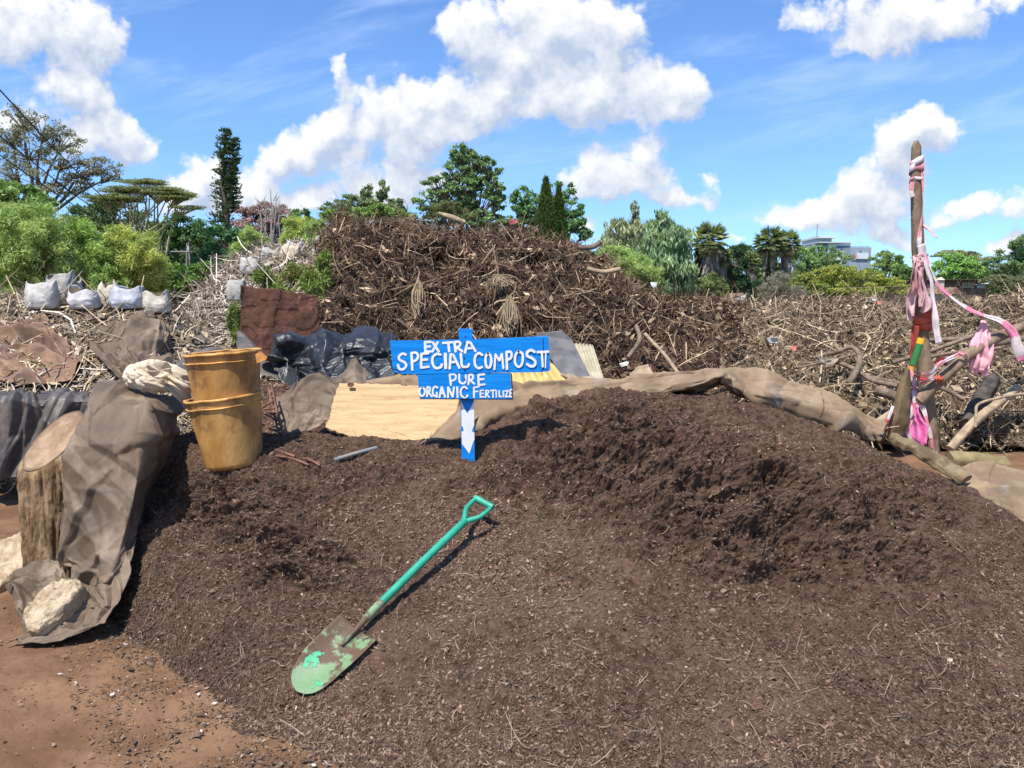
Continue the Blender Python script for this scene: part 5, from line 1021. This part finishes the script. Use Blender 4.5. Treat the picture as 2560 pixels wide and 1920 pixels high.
# feathery green shrubs at the left
FB = dict(asp=7., subr=.20, nsub=46, shell=.3, upw=.35, trunk=.035, multi=3, fork=.6, cat='bamboo', group='feathery bamboo clumps')
tree('bamboo_clump', 'tall feathery bamboo clump at the far left above the first sack', 13.5, 60, [(20,560,90,60),(80,570,80,60),(40,640,110,70),(110,650,80,80),(60,720,110,60)], 51000, 0.108, BG1, BG2, **FB)
tree('bamboo_clump', 'middle bamboo clump behind the grey-white and slumped sacks', 13.8, 225, [(200,600,60,50),(230,640,70,60),(190,690,70,60),(250,710,60,50)], 34000, 0.108, LG1, (.17, .24, .05), **FB)
tree('bamboo_clump', 'yellowish bamboo clump above the bluish sack at the right of the row', 14.2, 330, [(310,610,60,45),(350,640,60,60),(300,680,70,60),(360,715,55,50)], 37400, 0.108, BG1, (.28, .28, .055), **FB)
tree('bamboo_clump', 'small bamboo clump left of the bare stems above the stalk heap', 17., 632, [(630,600,38,30),(620,640,45,35),(650,640,30,30)], 13600, 0.122, BG1, BG2, **FB)
tree('bamboo_clump', 'bright bamboo clump standing on the crest of the stalk heap', 18., 742, [(742,562,30,26),(745,600,36,34),(730,625,30,30)], 14450, 0.122, BG1, (.27, .29, .05), **FB)
tree('bamboo_clump', 'green bamboo clump touching the left wall of the dark heap', 17.5, 795, [(790,580,34,30),(800,620,36,36),(775,630,36,30)], 14450, 0.122, LG1, BG2, **FB)
tree('bamboo_clump', 'low bamboo clump at the right foot of the dark heap', 16., 1570, [(1550,650,50,34),(1590,680,60,44),(1560,715,60,40),(1620,715,40,40)], 27200, 0.108, BG1, BG2, **FB)
WD = dict(asp=6., subr=.4, nsub=10, upw=.6, trunk=.015, multi=3, fork=.4, cat='weed', group='weeds on the stalk heap')
tree('weed', 'ferny green weed left above the rusty sheet', 10., 680, [(668,705,26,30),(690,735,34,24)], 4200, .10, (.06,.10,.012), (.16,.21,.035), **WD)
tree('weed', 'ferny green weed in front of the dark heap right of the rusty sheet', 9.2, 805, [(800,745,26,34),(806,800,20,36),(790,705,30,24),(815,660,18,24)], 6500, .10, (.08,.13,.015), (.22,.27,.05), **WD)
tree('weed', 'sparse pale weed above the middle of the rusty sheet', 10.4, 745, [(735,712,40,26),(770,700,34,30),(750,680,30,22)], 5200, .10, (.10,.12,.02), (.22,.22,.06), **WD)
tree('weed', 'thin weed at the left of the rusty sheet among the stalks', 9., 590, [(588,800,14,40),(592,840,12,26)], 1500, .09, (.09,.13,.02), (.2,.23,.06), **WD)
# trees behind, left to right
tree('leafy_sapling', 'bright broad-leaved sapling over the far left bamboo', 15., 30, [(40,490,60,30),(90,510,40,25),(-20,480,50,40)], 2600, .26, (.035,.065,.012), (.09,.13,.035), asp=2.6, droop=.3, trunk=.05, cat='tree')
tree('open_tree', 'tall sparse brown-leaved tree at the far left against the sky', 32., 20, [(60,290,42,26,.8),(20,330,60,30),(110,318,44,26),(150,350,50,24),(70,370,70,34),(160,400,52,26),(200,425,55,24),(255,415,46,22),(30,430,60,36),(110,455,80,28),(280,440,26,14),(190,470,60,20)], 5200, .24, (.045,.048,.028), (.105,.098,.062), asp=2.4, subr=.34, nsub=10, trunk=.16, bark=M['bark'], fork=.62, shell=.6)
_pads = [(u_, 452 + ((u_ - 365) / 110.) ** 2 * 34 + rng.random() * 44, rng.uniform(26, 46), rng.uniform(4, 8)) for u_ in np.linspace(255, 468, 22)]
tree('fever_tree', 'flat-topped acacia with yellow stems behind the bamboo', 27., 330, _pads, 17000, .15, (.04,.05,.016), (.105,.115,.04), asp=3., subr=.6, nsub=9, trunk=.09, multi=5, bark=M['barky'], fork=.5, flat=.55)
tree('broadleaf_tree', 'dark dense tree below the flat-topped acacia', 38., 260, [(230,540,70,40),(300,550,70,40),(190,580,60,40),(360,580,60,30)], 7000, .34, DG1, (.07,.095,.035), trunk=.22)
tree('broadleaf_tree', 'dark rounded tree between the acacia and the tall pine', 36., 455, [(440,560,44,32),(480,585,50,36),(420,600,50,34),(500,610,44,34),(450,640,60,36)], 9000, .32, DG1, DG2, trunk=.22)
tree('broadleaf_tree', 'glossy dark tree just under the tall pine', 28., 560, [(560,600,44,36),(530,640,48,44),(580,650,40,50),(545,690,50,40)], 9000, .28, (.01,.035,.012), (.05,.11,.035), trunk=.18)
tree('bush', 'bright green creeper bush in the gap behind the leaning pole', 19., 460, [(430,690,44,34),(490,700,44,34),(450,735,60,34),(540,725,44,40),(400,730,40,34),(520,680,40,24)], 11000, .2, (.03,.075,.012), (.13,.2,.04), cat='bush', trunk=.05)
tree('pink_tree', 'wide tree with pink blossom right of the tall pine', 42., 660, [(630,530,40,18),(670,525,46,18),(710,545,36,18),(640,560,50,20),(690,565,44,20),(660,590,60,20)], 9000, .26, (.10,.085,.07), (.2,.16,.13), trunk=.16, flower=(.55, (.62,.30,.36)), nsub=14, subr=.3, shell=.55)
tree('broadleaf_tree', 'small dark tree right of the pink blossom', 40., 760, [(752,545,26,22),(775,560,24,18),(800,580,30,24)], 3000, .3, DG1, MG2, trunk=.14)
tree('airy_tree', 'airy tree with pointed sprays left of the big tree', 36., 930, [(920,482,20,22,.6),(955,474,16,28,.6),(895,505,36,18),(850,520,44,18),(940,520,44,24),(985,520,30,26),(870,540,60,20),(1000,540,40,24)], 9000, .27, (.03,.05,.018), (.11,.13,.055), trunk=.15, upw=.2, nsub=12, subr=.3)
tree('bush', 'bright green bush along the skyline left of the big tree', 30., 920, [(890,540,40,20),(950,535,36,22),(840,545,40,18),(1000,545,30,18)], 5000, .22, LG1, (.16,.24,.05), cat='bush', trunk=.08)
tree('broadleaf_tree', 'big loose-crowned tree rising behind the dark heap', 30., 1160, [(1150,385,34,24),(1190,400,34,22),(1225,420,30,22),(1140,425,34,22),(1195,440,46,24),(1100,465,44,22),(1160,470,50,24),(1235,465,28,24),(1075,505,44,24),(1140,515,60,26),(1205,515,56,28),(1245,505,22,22),(1110,545,60,20),(1200,550,60,18)], 13500, .26, (.018,.045,.014), (.10,.14,.05), trunk=.2, nsub=12, subr=.24, shell=.6)
tree('dry_bush', 'olive vine-covered bush on the skyline below the big tree', 24., 1120, [(1110,530,44,18),(1150,535,36,16),(1130,515,30,14)], 4500, .16, OG1, OG2, asp=4., cat='bush', trunk=.05, droop=.6)
tree('broadleaf_tree', 'dark tree behind the paired cypresses', 34., 1370, [(1310,495,34,26),(1400,480,36,26),(1340,520,50,30),(1420,520,38,30),(1290,540,36,24),(1440,560,24,24),(1380,560,70,34),(1462,585,18,14),(1300,570,50,20)], 11500, .26, (.015,.045,.016), (.075,.13,.04), trunk=.2, nsub=12, subr=.26, shell=.58)
def cypress(label, Y, u, v0, v1, hw, n, c1, c2, group='cypresses behind the dark heap'):
    bx = P(u, v1, Y)[0]; root = thing('cypress', (bx, Y, 0), label, 'cypress', group); top = P(u, v0, Y); bot = P(u, v1, Y); tb = MB(); limb(tb, np.array([bx, Y, -.05]), top - [0, 0, .1], .11, .02, 8, 0); tb.build('trunk', M['bark'], root, smooth=True)
    t = rng.random(n) ** .62; r = (.08 + t) * hw / F * Y * (.75 + .35 * pn(np.stack([t * 9, rng.random(n) * 3, np.zeros(n)], 1), 3)); th = rng.uniform(0, 2 * math.pi, n); rr = r * np.sqrt(rng.uniform(.25, 1, n)); z = top[2] + (bot[2] - top[2]) * t
    p = np.stack([bx + np.cos(th) * rr, Y + np.sin(th) * rr, z], 1); a = nrm(np.stack([np.cos(th) * .6, np.sin(th) * .6, np.full(n, .9)], 1) + unit(n) * .5); b = nrm(np.cross(a, unit(n))); m_ = rng.random((n, 1)); lb = MB(); lb.leaves(p, a, b, .22 * rng.uniform(.6, 1.3, n), .06, np.array(c1) * (1 - m_) + np.array(c2) * m_); lb.build('crown', LEAF, root)
cypress('taller pointed cypress of the pair behind the dark heap', 28., 1364, 442, 620, 46, 8000, (.04, .075, .02), (.16, .22, .06))
cypress('shorter cypress to the right of the pair behind the dark heap', 28.6, 1396, 462, 620, 36, 5500, (.04, .08, .02), (.16, .22, .06))
cypress('small dark conifer left of the skirted palm', 42., 1742, 610, 760, 26, 3000, (.012, .03, .01), (.05, .075, .025), 'conifers by the palms')
cypress('narrow dark conifer beside the distant palm pair', 52., 1918, 625, 740, 14, 1600, (.02, .035, .012), (.06, .07, .025), 'conifers by the palms')
EU = dict(asp=4.2, droop=1.5, nsub=12, subr=.34, trunk=.09, cat='eucalyptus', group='eucalyptus trees right of the dark heap')
tree('eucalyptus', 'thin eucalyptus with a bare leader behind the dark heap slope', 21., 1575, [(1588,528,10,22,.5),(1572,560,26,20,.6),(1545,580,36,22,.8),(1590,580,22,26,.7),(1530,610,36,24),(1575,620,44,26),(1520,640,30,24)], 3600, .22, (.05,.065,.03), (.16,.165,.085), **EU)
tree('eucalyptus', 'dense drooping-leaved eucalyptus right of the thin one', 19., 1675, [(1660,548,16,18,.8),(1650,580,30,24),(1690,590,34,26),(1630,610,34,24),(1670,635,50,32),(1705,660,36,34),(1650,680,46,36),(1690,710,48,34),(1640,725,40,24)], 13500, .2, (.022,.05,.022), (.13,.17,.08), **EU)
tree('bush', 'mixed roadside bush at the foot of the skirted palm', 26., 1760, [(1745,715,44,24),(1790,705,30,26),(1720,735,40,18),(1775,740,40,20)], 6000, .17, (.04,.06,.014), (.14,.17,.05), cat='bush', trunk=.05)
tree('dark_juniper', 'very dark drooping juniper right of the skirted palm', 44., 1845, [(1840,650,30,34),(1830,700,36,36),(1860,720,36,30)], 6000, .3, (.006,.018,.008), (.025,.05,.018), droop=.6, trunk=.2)
tree('umbrella_tree', 'broad umbrella-crowned tree between the palms', 62., 1885, [(1850,625,36,12),(1890,640,44,14),(1860,655,40,14),(1910,665,40,14),(1870,685,50,18),(1905,700,44,20)], 8000, .42, (.015,.035,.012), (.07,.10,.03), trunk=.25)
tree('umbrella_tree', 'lime-green tree behind the umbrella-crowned tree', 70., 1920, [(1930,680,30,20),(1900,700,40,20),(1885,715,30,20)], 3500, .4, (.09,.13,.015), (.24,.28,.03), trunk=.2)
tree('dry_bush', 'leafless grey bush right of the dark juniper', 24., 1950, [(1950,705,34,24),(1925,725,36,18),(1985,730,36,16)], 4200, .18, (.09,.085,.06), (.2,.18,.13), asp=9., cat='bush', trunk=.04, nsub=14)
tree('yellow_flower_bush', 'yellow-flowering bush close to the dry grey bush', 30., 2010, [(2000,705,36,28),(2030,725,36,20)], 5500, .17, (.05,.085,.012), (.16,.2,.035), flower=(.2, (.62,.46,.03)), cat='bush', trunk=.05)
tree('yellow_flower_bush', 'long lime bush dotted with yellow flowers below the white building', 34., 2130, [(2060,685,44,22),(2110,680,44,20),(2160,695,44,20),(2210,705,44,18),(2080,715,60,22),(2150,725,60,18),(2250,722,40,14)], 13000, .18, (.085,.12,.012), (.25,.27,.035), flower=(.13, (.66,.48,.03)), cat='bush', trunk=.05)
tree('broadleaf_tree', 'leafy tree masking the left foot of the white building', 58., 2030, [(2010,632,26,18),(2040,640,34,22),(2000,660,30,22),(2060,665,36,22),(2025,685,46,20)], 6500, .36, (.03,.07,.02), (.11,.17,.055), trunk=.2)
tree('feather_palm', 'feathery palm in front of the white building', 55., 2100, [(2085,632,14,16),(2110,645,20,14),(2070,650,20,14),(2100,665,28,14)], 2600, .5, (.03,.06,.02), (.12,.17,.07), asp=7., droop=.5, trunk=.12)
tree('broadleaf_tree', 'round green tree standing alone left of the post', 62., 2215, [(2205,645,26,18),(2230,650,24,18),(2215,668,36,18),(2240,680,24,14)], 4000, .38, (.03,.06,.015), (.12,.16,.045), trunk=.2)
tree('broadleaf_tree', 'dark low tree between the round tree and the post', 60., 2260, [(2255,680,26,18),(2275,690,26,18),(2180,685,30,12)], 3200, .36, DG1, MG2, trunk=.16)
tree('broadleaf_tree', 'bright green tree right behind the post above the brick house', 66., 2390, [(2370,655,34,22),(2410,655,34,22),(2355,680,34,18),(2400,685,44,18),(2440,672,24,22)], 6500, .4, (.035,.08,.015), (.13,.2,.04), trunk=.22)
tree('flat_acacia', 'brownish flat-topped acacias on the skyline right of the post', 85., 2430, [(2370,635,44,8),(2420,640,44,8),(2400,632,36,6),(2450,650,44,9),(2475,672,44,12),(2440,690,40,14)], 6000, .45, (.05,.055,.025), (.13,.13,.06), trunk=.25, flat=.7)
tree('broadleaf_tree', 'tall dark tree at the right edge of the skyline', 64., 2550, [(2550,612,24,18),(2575,620,40,30),(2530,640,34,20),(2560,660,44,26),(2500,660,36,16),(2530,690,46,18),(2600,670,50,40)], 8000, .4, (.018,.045,.015), (.08,.12,.04), trunk=.25)
tree('bush', 'grey-green scrub beside the brick house at the right', 48., 2510, [(2490,702,34,14),(2530,708,40,14),(2570,700,40,18)], 4500, .26, (.06,.07,.03), (.15,.15,.07), cat='bush', trunk=.06)
def far_wood():
    mb = MB(); n = 60000; u = rng.uniform(-400, 3000, n); Y = rng.uniform(75, 95, n); top = np.interp(u, [-400, 200, 400, 600, 800, 1000, 1250, 1450, 1600, 1750, 1900, 2100, 2300, 2450, 2600, 3000], [575, 575, 600, 610, 575, 560, 575, 615, 668, 690, 682, 684, 694, 684, 668, 660]) + 22 * pn(np.stack([u / 90, Y * 0, Y * 0], 1), 3) + 12 * pn(np.stack([u / 30, Y * 0, Y * 0], 1), 4); v = top + (775 - top) * rng.random(n) ** 1.2
    p = P(u, v, Y); a = unit(n); b = nrm(np.cross(a, unit(n))); m_ = np.clip(.5 + pn(np.stack([u / 40, v / 25, v * 0], 1), 6) * .7, 0, 1)[:, None]; mb.leaves(p, a, b, rng.uniform(.4, .9, n), rng.uniform(.25, .5, n), np.array((.03, .065, .02)) * (1 - m_) + np.array((.14, .2, .065)) * m_)
    tag(mb.build('far_wood', LEAF), 'distant continuous belt of trees along the horizon', 'woodland', kind='stuff')
far_wood()
# tall twin-topped pine
def cook_pine():
    Y = 42.; bx = P(562, 750, Y)[0]; root = thing('column_pine', (bx, Y, 0), 'tall narrow twin-topped column pine against the sky', 'pine tree'); tb, lb = MB(), MB()
    def stem(u0, v0, u1, v1, top_w, bot_w, nlev, r):
        a = P(u1, v1, Y); b = P(u0, v0, Y); limb(tb, a, b, r, .03, 9, 0, 7)
        for t in np.linspace(0.01, 1, nlev):
            c = b + (a - b) * t; w_ = (top_w + (bot_w - top_w) * t ** .5) / F * Y
            for th in rng.uniform(0, 2 * math.pi, 6):
                L = w_ * rng.uniform(.75, 1.15); d = np.array([math.cos(th), math.sin(th), .12]); e = c + d * L + [0, 0, .18 * L]; limb(tb, c, e, .04, .012, 4, -.10, 4)
                k = 15; s_ = rng.random(k) ** .4; p = c + (e - c) * s_[:, None] + rng.normal(size=(k, 3)) * np.array([.10, .10, .05]) + np.array([0, 0, -.08 * L]) * np.sin(s_ * 3.1)[:, None]; aa = nrm(unit(k) * .7 + d + np.array([0, 0, .5])); m_ = rng.random((k, 1)); lb.leaves(p, aa, nrm(np.cross(aa, unit(k))), .26 * rng.uniform(.6, 1.2, k), .08, np.array((.03, .06, .028)) * (1 - m_) + np.array((.12, .175, .075)) * m_)
    stem(562, 324, 560, 600, 3, 36, 25, .26); stem(586, 348, 576, 520, 3, 20, 15, .14)
    limb(tb, np.array([bx, Y, 0]), P(560, 600, Y), .42, .32, 5, 0, 8); tb.build('trunk', M['bark'], root, smooth=True); lb.build('crown', LEAF, root)
cook_pine()
def palm(label, Y, u, vc, vb, rc, skirt, group, leanpx=0):
    bx = P(u + leanpx, 750, Y)[0]; root = thing('fan_palm', (bx, Y, 0), label, 'palm tree', group); k = Y / F; c = P(u, vc, Y); tb = MB(); limb(tb, np.array([bx, Y, 0]), c, .42, .30, 8, 0, 10); tb.build('trunk', M['bark'], root, smooth=True)
    sb = MB(); n = 900; t = rng.random(n) ** .8; th = rng.uniform(0, 2 * math.pi, n); L = (vb - vc) * k; r = (.34 + .42 * np.exp(-t * 2.2)) * rc * k * .6 * skirt; base = c + np.stack([np.cos(th) * r, np.sin(th) * r, -L * t * .85 - .2], 1); d = nrm(np.stack([np.cos(th) * .12, np.sin(th) * .12, -np.ones(n)], 1) + unit(n) * .08); m_ = rng.random((n, 1))
    sb.sticks(base, d, nrm(np.stack([np.cos(th), np.sin(th), np.zeros(n)], 1)), rng.uniform(.9, 2.2, n) * L / 5, rng.uniform(.10, .22, n), rng.normal(size=n) * .08, np.array((.16, .125, .10)) * (1 - m_) + np.array((.36, .31, .26)) * m_, seg=2); sb.build('dead_frond_skirt', M['flake'], root)
    fb = MB(); nf = 120
    for i in range(nf):
        el = math.asin(rng.uniform(-.9, 1.)); az = rng.uniform(0, 2 * math.pi); d = np.array([math.cos(az) * math.cos(el), math.sin(az) * math.cos(el), math.sin(el)]); Lp = rc * k * .62; e = c + d * Lp + np.array([0, 0, -.15 * Lp * (1 - el)]); sd = nrm(np.cross(d, [0, 0, 1.01])); m_ = rng.random() * .6; dead = el < -.35
        nb = 13; fan = np.linspace(-1.15, 1.15, nb); dirs = nrm(d * np.cos(fan)[:, None] + sd * np.sin(fan)[:, None] + np.array([0, 0, -.22])); Lb = rc * k * .66 * (1 - .25 * np.abs(fan)); col = np.array((.11, .16, .06)) * (1 - m_) + np.array((.48, .50, .23)) * m_
        if dead: col = np.array((.30, .25, .14))
        fb.leaves(e + dirs * (Lb / 2)[:, None], dirs, nrm(np.cross(dirs, d + .3 * unit(nb))), Lb, .16 * rc * k * .6, np.tile(col, (nb, 1)) * rng.uniform(.7, 1.35, (nb, 1))); fb.sticks(c[None], d[None], np.array([[0, 0, 1.]]), np.array([Lp]), np.array([.05]), np.array([-.1]), np.array([[.10, .11, .04]]), seg=2)
    fb.build('crown', LEAF, root)
GPm = 'fan palms beyond the heaps'
palm('tall fan palm with a long grey skirt of dead fronds', 42., 1774, 602, 725, 42, 1.0, GPm)
palm('shorter skirted fan palm leaning against the tall one', 43., 1796, 640, 745, 30, 1.05, GPm, 0)
palm('left palm of the distant pair near the white building', 55., 1925, 606, 690, 36, .62, GPm, 0)
palm('right palm of the distant pair near the white building', 56., 1968, 608, 685, 30, .72, GPm, -8)
palm('small fan palm half hidden right of the skirted palms', 50., 1878, 655, 720, 22, .5, GPm)
def bare_stems():
    Y = 26.; bx = P(672, 750, Y)[0]; root = thing('bare_tree', (bx, Y, 0), 'leafless grey tree of thin upright stems before the pink blossom', 'tree'); tb = MB()
    for (u0, u1, v1) in ((672, 676, 474), (668, 690, 490), (665, 662, 498), (676, 700, 505), (660, 652, 520), (655, 640, 560), (672, 684, 520)): limb(tb, np.array([P(u0, 750, Y)[0], Y, 0]), P(u1, v1, Y), .075, .012, 9, .0, 6)
    for i in range(26): v = rng.uniform(500, 620); u = rng.uniform(650, 695); limb(tb, P(u, v, Y), P(u + rng.normal() * 12, v - rng.uniform(10, 34), Y), .02, .006, 4, .02, 4)
    tb.build('trunk', mat('pale_bark', (.24, .21, .18), (.36, .33, .29), 9, .9), root, smooth=True)
bare_stems()
# poles and wires
UP = mat('grey_pole', (.22, .19, .16), (.34, .30, .26), 8, .9)
mb = MB(); mb.tube(cr(np.array([P(398, 790, 16.), P(404, 700, 16.), P(413, 652, 16.)]), 8), [.048] * 8, 8); tag(mb.build('leaning_pole', UP, smooth=True), 'bare wooden pole leaning behind the open cream-white sack', 'pole', 'poles behind the sacks')
def upole(label, u, vt, Y, lean, arm):
    bx = P(u, 750, Y)[0]; root = thing('utility_pole', (bx, Y, 0), label, 'utility pole', 'utility poles among the trees'); t = P(u + lean, vt, Y); mb = MB(); mb.tube([np.array([bx, Y, 0]), t], [.05, .04], 8); mb.build('pole_shaft', UP, root, smooth=True)
    if arm:
        m_ = MB(); a = t + [-.9, 0, -.35]; b = t + [.9, .2, -.35]; m_.tube([a, b], .035, 6); m_.build('crossarm', UP, root)
        for q in (-.8, 0, .8): k = MB(); k.tube([t + [q, .1, -.3], t + [q, .1, -.12]], .03, 6); k.build('insulator', M['white'], root)
    return t
t1 = upole('grey utility pole with a crossarm among the dark trees', 418, 606, 30., -2, True)
t2 = upole('right leg of the paired utility poles', 480, 606, 31., -8, False)
t3 = upole('left leg of the paired utility poles', 458, 608, 31.5, 10, False)
for lab, a, b in (('highest power line sloping down across the far left tree', (-60, 160, 12.), (418, 612, 30.)), ('middle power line sloping across the far left tree', (-60, 290, 14.), (418, 614, 30.2)), ('lowest power line ending at the crossarm pole', (-60, 345, 15.), (416, 616, 30.4)), ('short wire joining the crossarm pole to the paired poles', (418, 606, 30.), (474, 608, 31.))):
    p0, p1 = P(*a), P(*b); t = np.linspace(0, 1, 24)[:, None]; p = p0 + (p1 - p0) * t - np.array([0, 0, .35]) * np.sin(t * math.pi); m_ = MB(); m_.tube(p, .013, 5); tag(m_.build('power_line', M['navy'], smooth=True), lab, 'power line', 'power lines at the left')

# ------------------------------------------------------------------ buildings
def tower():
    Y = 150.; k = lambda X, V: (1900 + X * .2984, 440 + V * .2984); root = thing('office_tower', (P(2100, 750, Y)[0], Y, 0), 'white and grey office tower with a capped turret above the trees', 'building')
    wl = mat('white_render', (.60, .62, .63), (.66, .68, .70), .2, .7); gl = mat('grey_render', (.27, .31, .37), (.32, .36, .42), .2, .7); gs = mat('tower_glass', (.05, .09, .16), (.10, .15, .24), .3, .2); rf = mat('tower_roof', (.22, .15, .13), (.28, .2, .17), 1., .8)
    def bx(name, m_, X0, V0, X1, V1, dy, dep, par=root, to_ground=False):
        a = P(*k(X0, V0), Y); b = P(*k(X1, V1), Y); q = MB(); q.box((a[0], Y + dy, 0 if to_ground else b[2]), (b[0], Y + dy + dep, a[2])); return q.build(name, m_, par)
    w1 = bx('main_wall', wl, 575, 556, 757, 640, 0, 14, to_ground=True); w2 = bx('grey_wall', gl, 485, 560, 578, 640, .8, 12, to_ground=True); w3 = bx('side_block', gl, 700, 606, 868, 705, -3, 14, to_ground=True)
    bx('parapet', wl, 483, 553, 758, 561, -.6, 15); bx('turret', gl, 517, 512, 636, 556, 2, 8); bx('turret_cornice', wl, 505, 502, 656, 515, .8, 10.5)
    a, b = P(*k(512, 503), Y), P(*k(650, 503), Y); c = P(*k(580, 482), Y); m_ = MB(); y0, y1 = Y + 1., Y + 11; m_.add([(a[0], y0, a[2]), (b[0], y0, a[2]), (b[0], y1, a[2]), (a[0], y1, a[2]), (c[0], (y0 + y1) / 2, c[2])], [(0, 1, 4), (1, 2, 4), (2, 3, 4), (3, 0, 4)]); r_ = m_.build('roof', rf, root); m_ = MB(); m_.tube([c + [0, 6, -.2], c + [0, 6, 2.4]], .12, 5); m_.build('mast', gl, r_)
    for X0, V0, X1, V1, w_ in ((512, 592, 546, 622, w2), (556, 588, 570, 622, w2), (640, 586, 750, 602, w1), (640, 612, 690, 630, w1)): bx('window', gs, X0, V0, X1, V1, -.12 + (.8 if w_ is w2 else 0), .1, w_)
    bx('window', gs, 776, 632, 789, 643, -3.1, .08, w3)
    for X in np.arange(706, 866, 20): bx('railing_post', gl, X, 596, X + 2, 607, -2.9, .2, w3)
    bx('railing', gl, 704, 597, 866, 599, -2.95, .1, w3)
    s_ = bx('sign_panel', wl, 745, 655, 842, 702, -3.3, .25, w3); p0, p1, p2 = P(*k(762, 684), Y - 3.36), P(*k(808, 684), Y - 3.36), P(*k(785, 650), Y - 3.36); m_ = MB(); m_.prism([p0, p1, p2], (0, .05, 0)); m_.build('red_triangle', mat('red_sign', (.6, .05, .06), (.62, .06, .07), 1., .6), s_)
tower()
def house():
    Y = 60.; k = lambda X, V: (1900 + X * .2984, 440 + V * .2984); root = thing('brick_house', (P(2410, 750, Y)[0], Y, 0), 'low brown brick house with a cream barred window behind the tan heap', 'house'); br = mat('brown_brick', (.12, .07, .055), (.17, .10, .08), 3, .9); cr_ = mat('cream_frame', (.55, .47, .33), (.6, .52, .38), 2, .7)
    def bx(name, m_, X0, V0, X1, V1, dy, dep, par=root, g=False): a = P(*k(X0, V0), Y); b = P(*k(X1, V1), Y); q = MB(); q.box((a[0], Y + dy, 0 if g else b[2]), (b[0], Y + dy + dep, a[2])); return q.build(name, m_, par)
    w_ = bx('wall', br, 1470, 872, 1890, 960, 0, 8, g=True); bx('roof_edge', mat('roof_felt', (.07, .05, .05), (.10, .07, .07), 2, .9), 1462, 866, 1898, 873, -.5, 9)
    f = bx('window', cr_, 1694, 893, 1792, 936, -.06, .05, w_)
    for X in np.arange(1704, 1790, 14): bx('window_bar', br, X, 896, X + 2, 933, -.1, .03, f)
    bx('air_unit', M['white'], 1830, 885, 1892, 905, -.5, .5, w_); bx('shutter', mat('grey_shutter', (.3, .33, .36), (.36, .39, .42), 2, .6), 1816, 908, 1880, 940, -.06, .05, w_)
    g = thing('gate_pillar', (P(2353, 750, 52.)[0], 52., 0), 'stone gate pillar with a pointed cap beside the post', 'pillar'); a = P(2347, 700, 52.); b = P(2359, 740, 52.); q = MB(); q.box((a[0], 52, 0), (b[0], 52.5, a[2])); q.build('pillar_shaft', cr_, g); c = P(2353, 692, 52.25); a2 = P(2345, 700, 52.); b2 = P(2361, 700, 52.); q = MB(); q.add([(a2[0], 51.9, a2[2]), (b2[0], 51.9, a2[2]), (b2[0], 52.6, a2[2]), (a2[0], 52.6, a2[2]), (c[0], 52.25, c[2])], [(0, 1, 4), (1, 2, 4), (2, 3, 4), (3, 0, 4)]); q.build('pillar_cap', cr_, g)
    for lab, u0, u1, vt, vb, Yr in (('small thatched gable roof peeping over the tan heap by the post', 2372, 2410, 718, 735, 40.), ('low red-brown roof between the palm and the dry grey bush', 1838, 1880, 732, 752, 36.)):
        r_ = thing('small_house', (P((u0 + u1) / 2, 750, Yr)[0], Yr, 0), lab, 'house'); a = P(u0, vb, Yr); b = P(u1, vb, Yr); c = P((u0 + u1) / 2, vt, Yr); q = MB(); q.prism([a, b, c], (0, 5, 0)); q.build('roof', mat('tile_roof', (.22, .12, .08), (.3, .17, .11), 3, .85), r_); q = MB(); q.box((a[0] + .1, Yr + .3, 0), (b[0] - .1, Yr + 4.7, a[2] - .003)); q.build('wall', cr_, r_)
house()
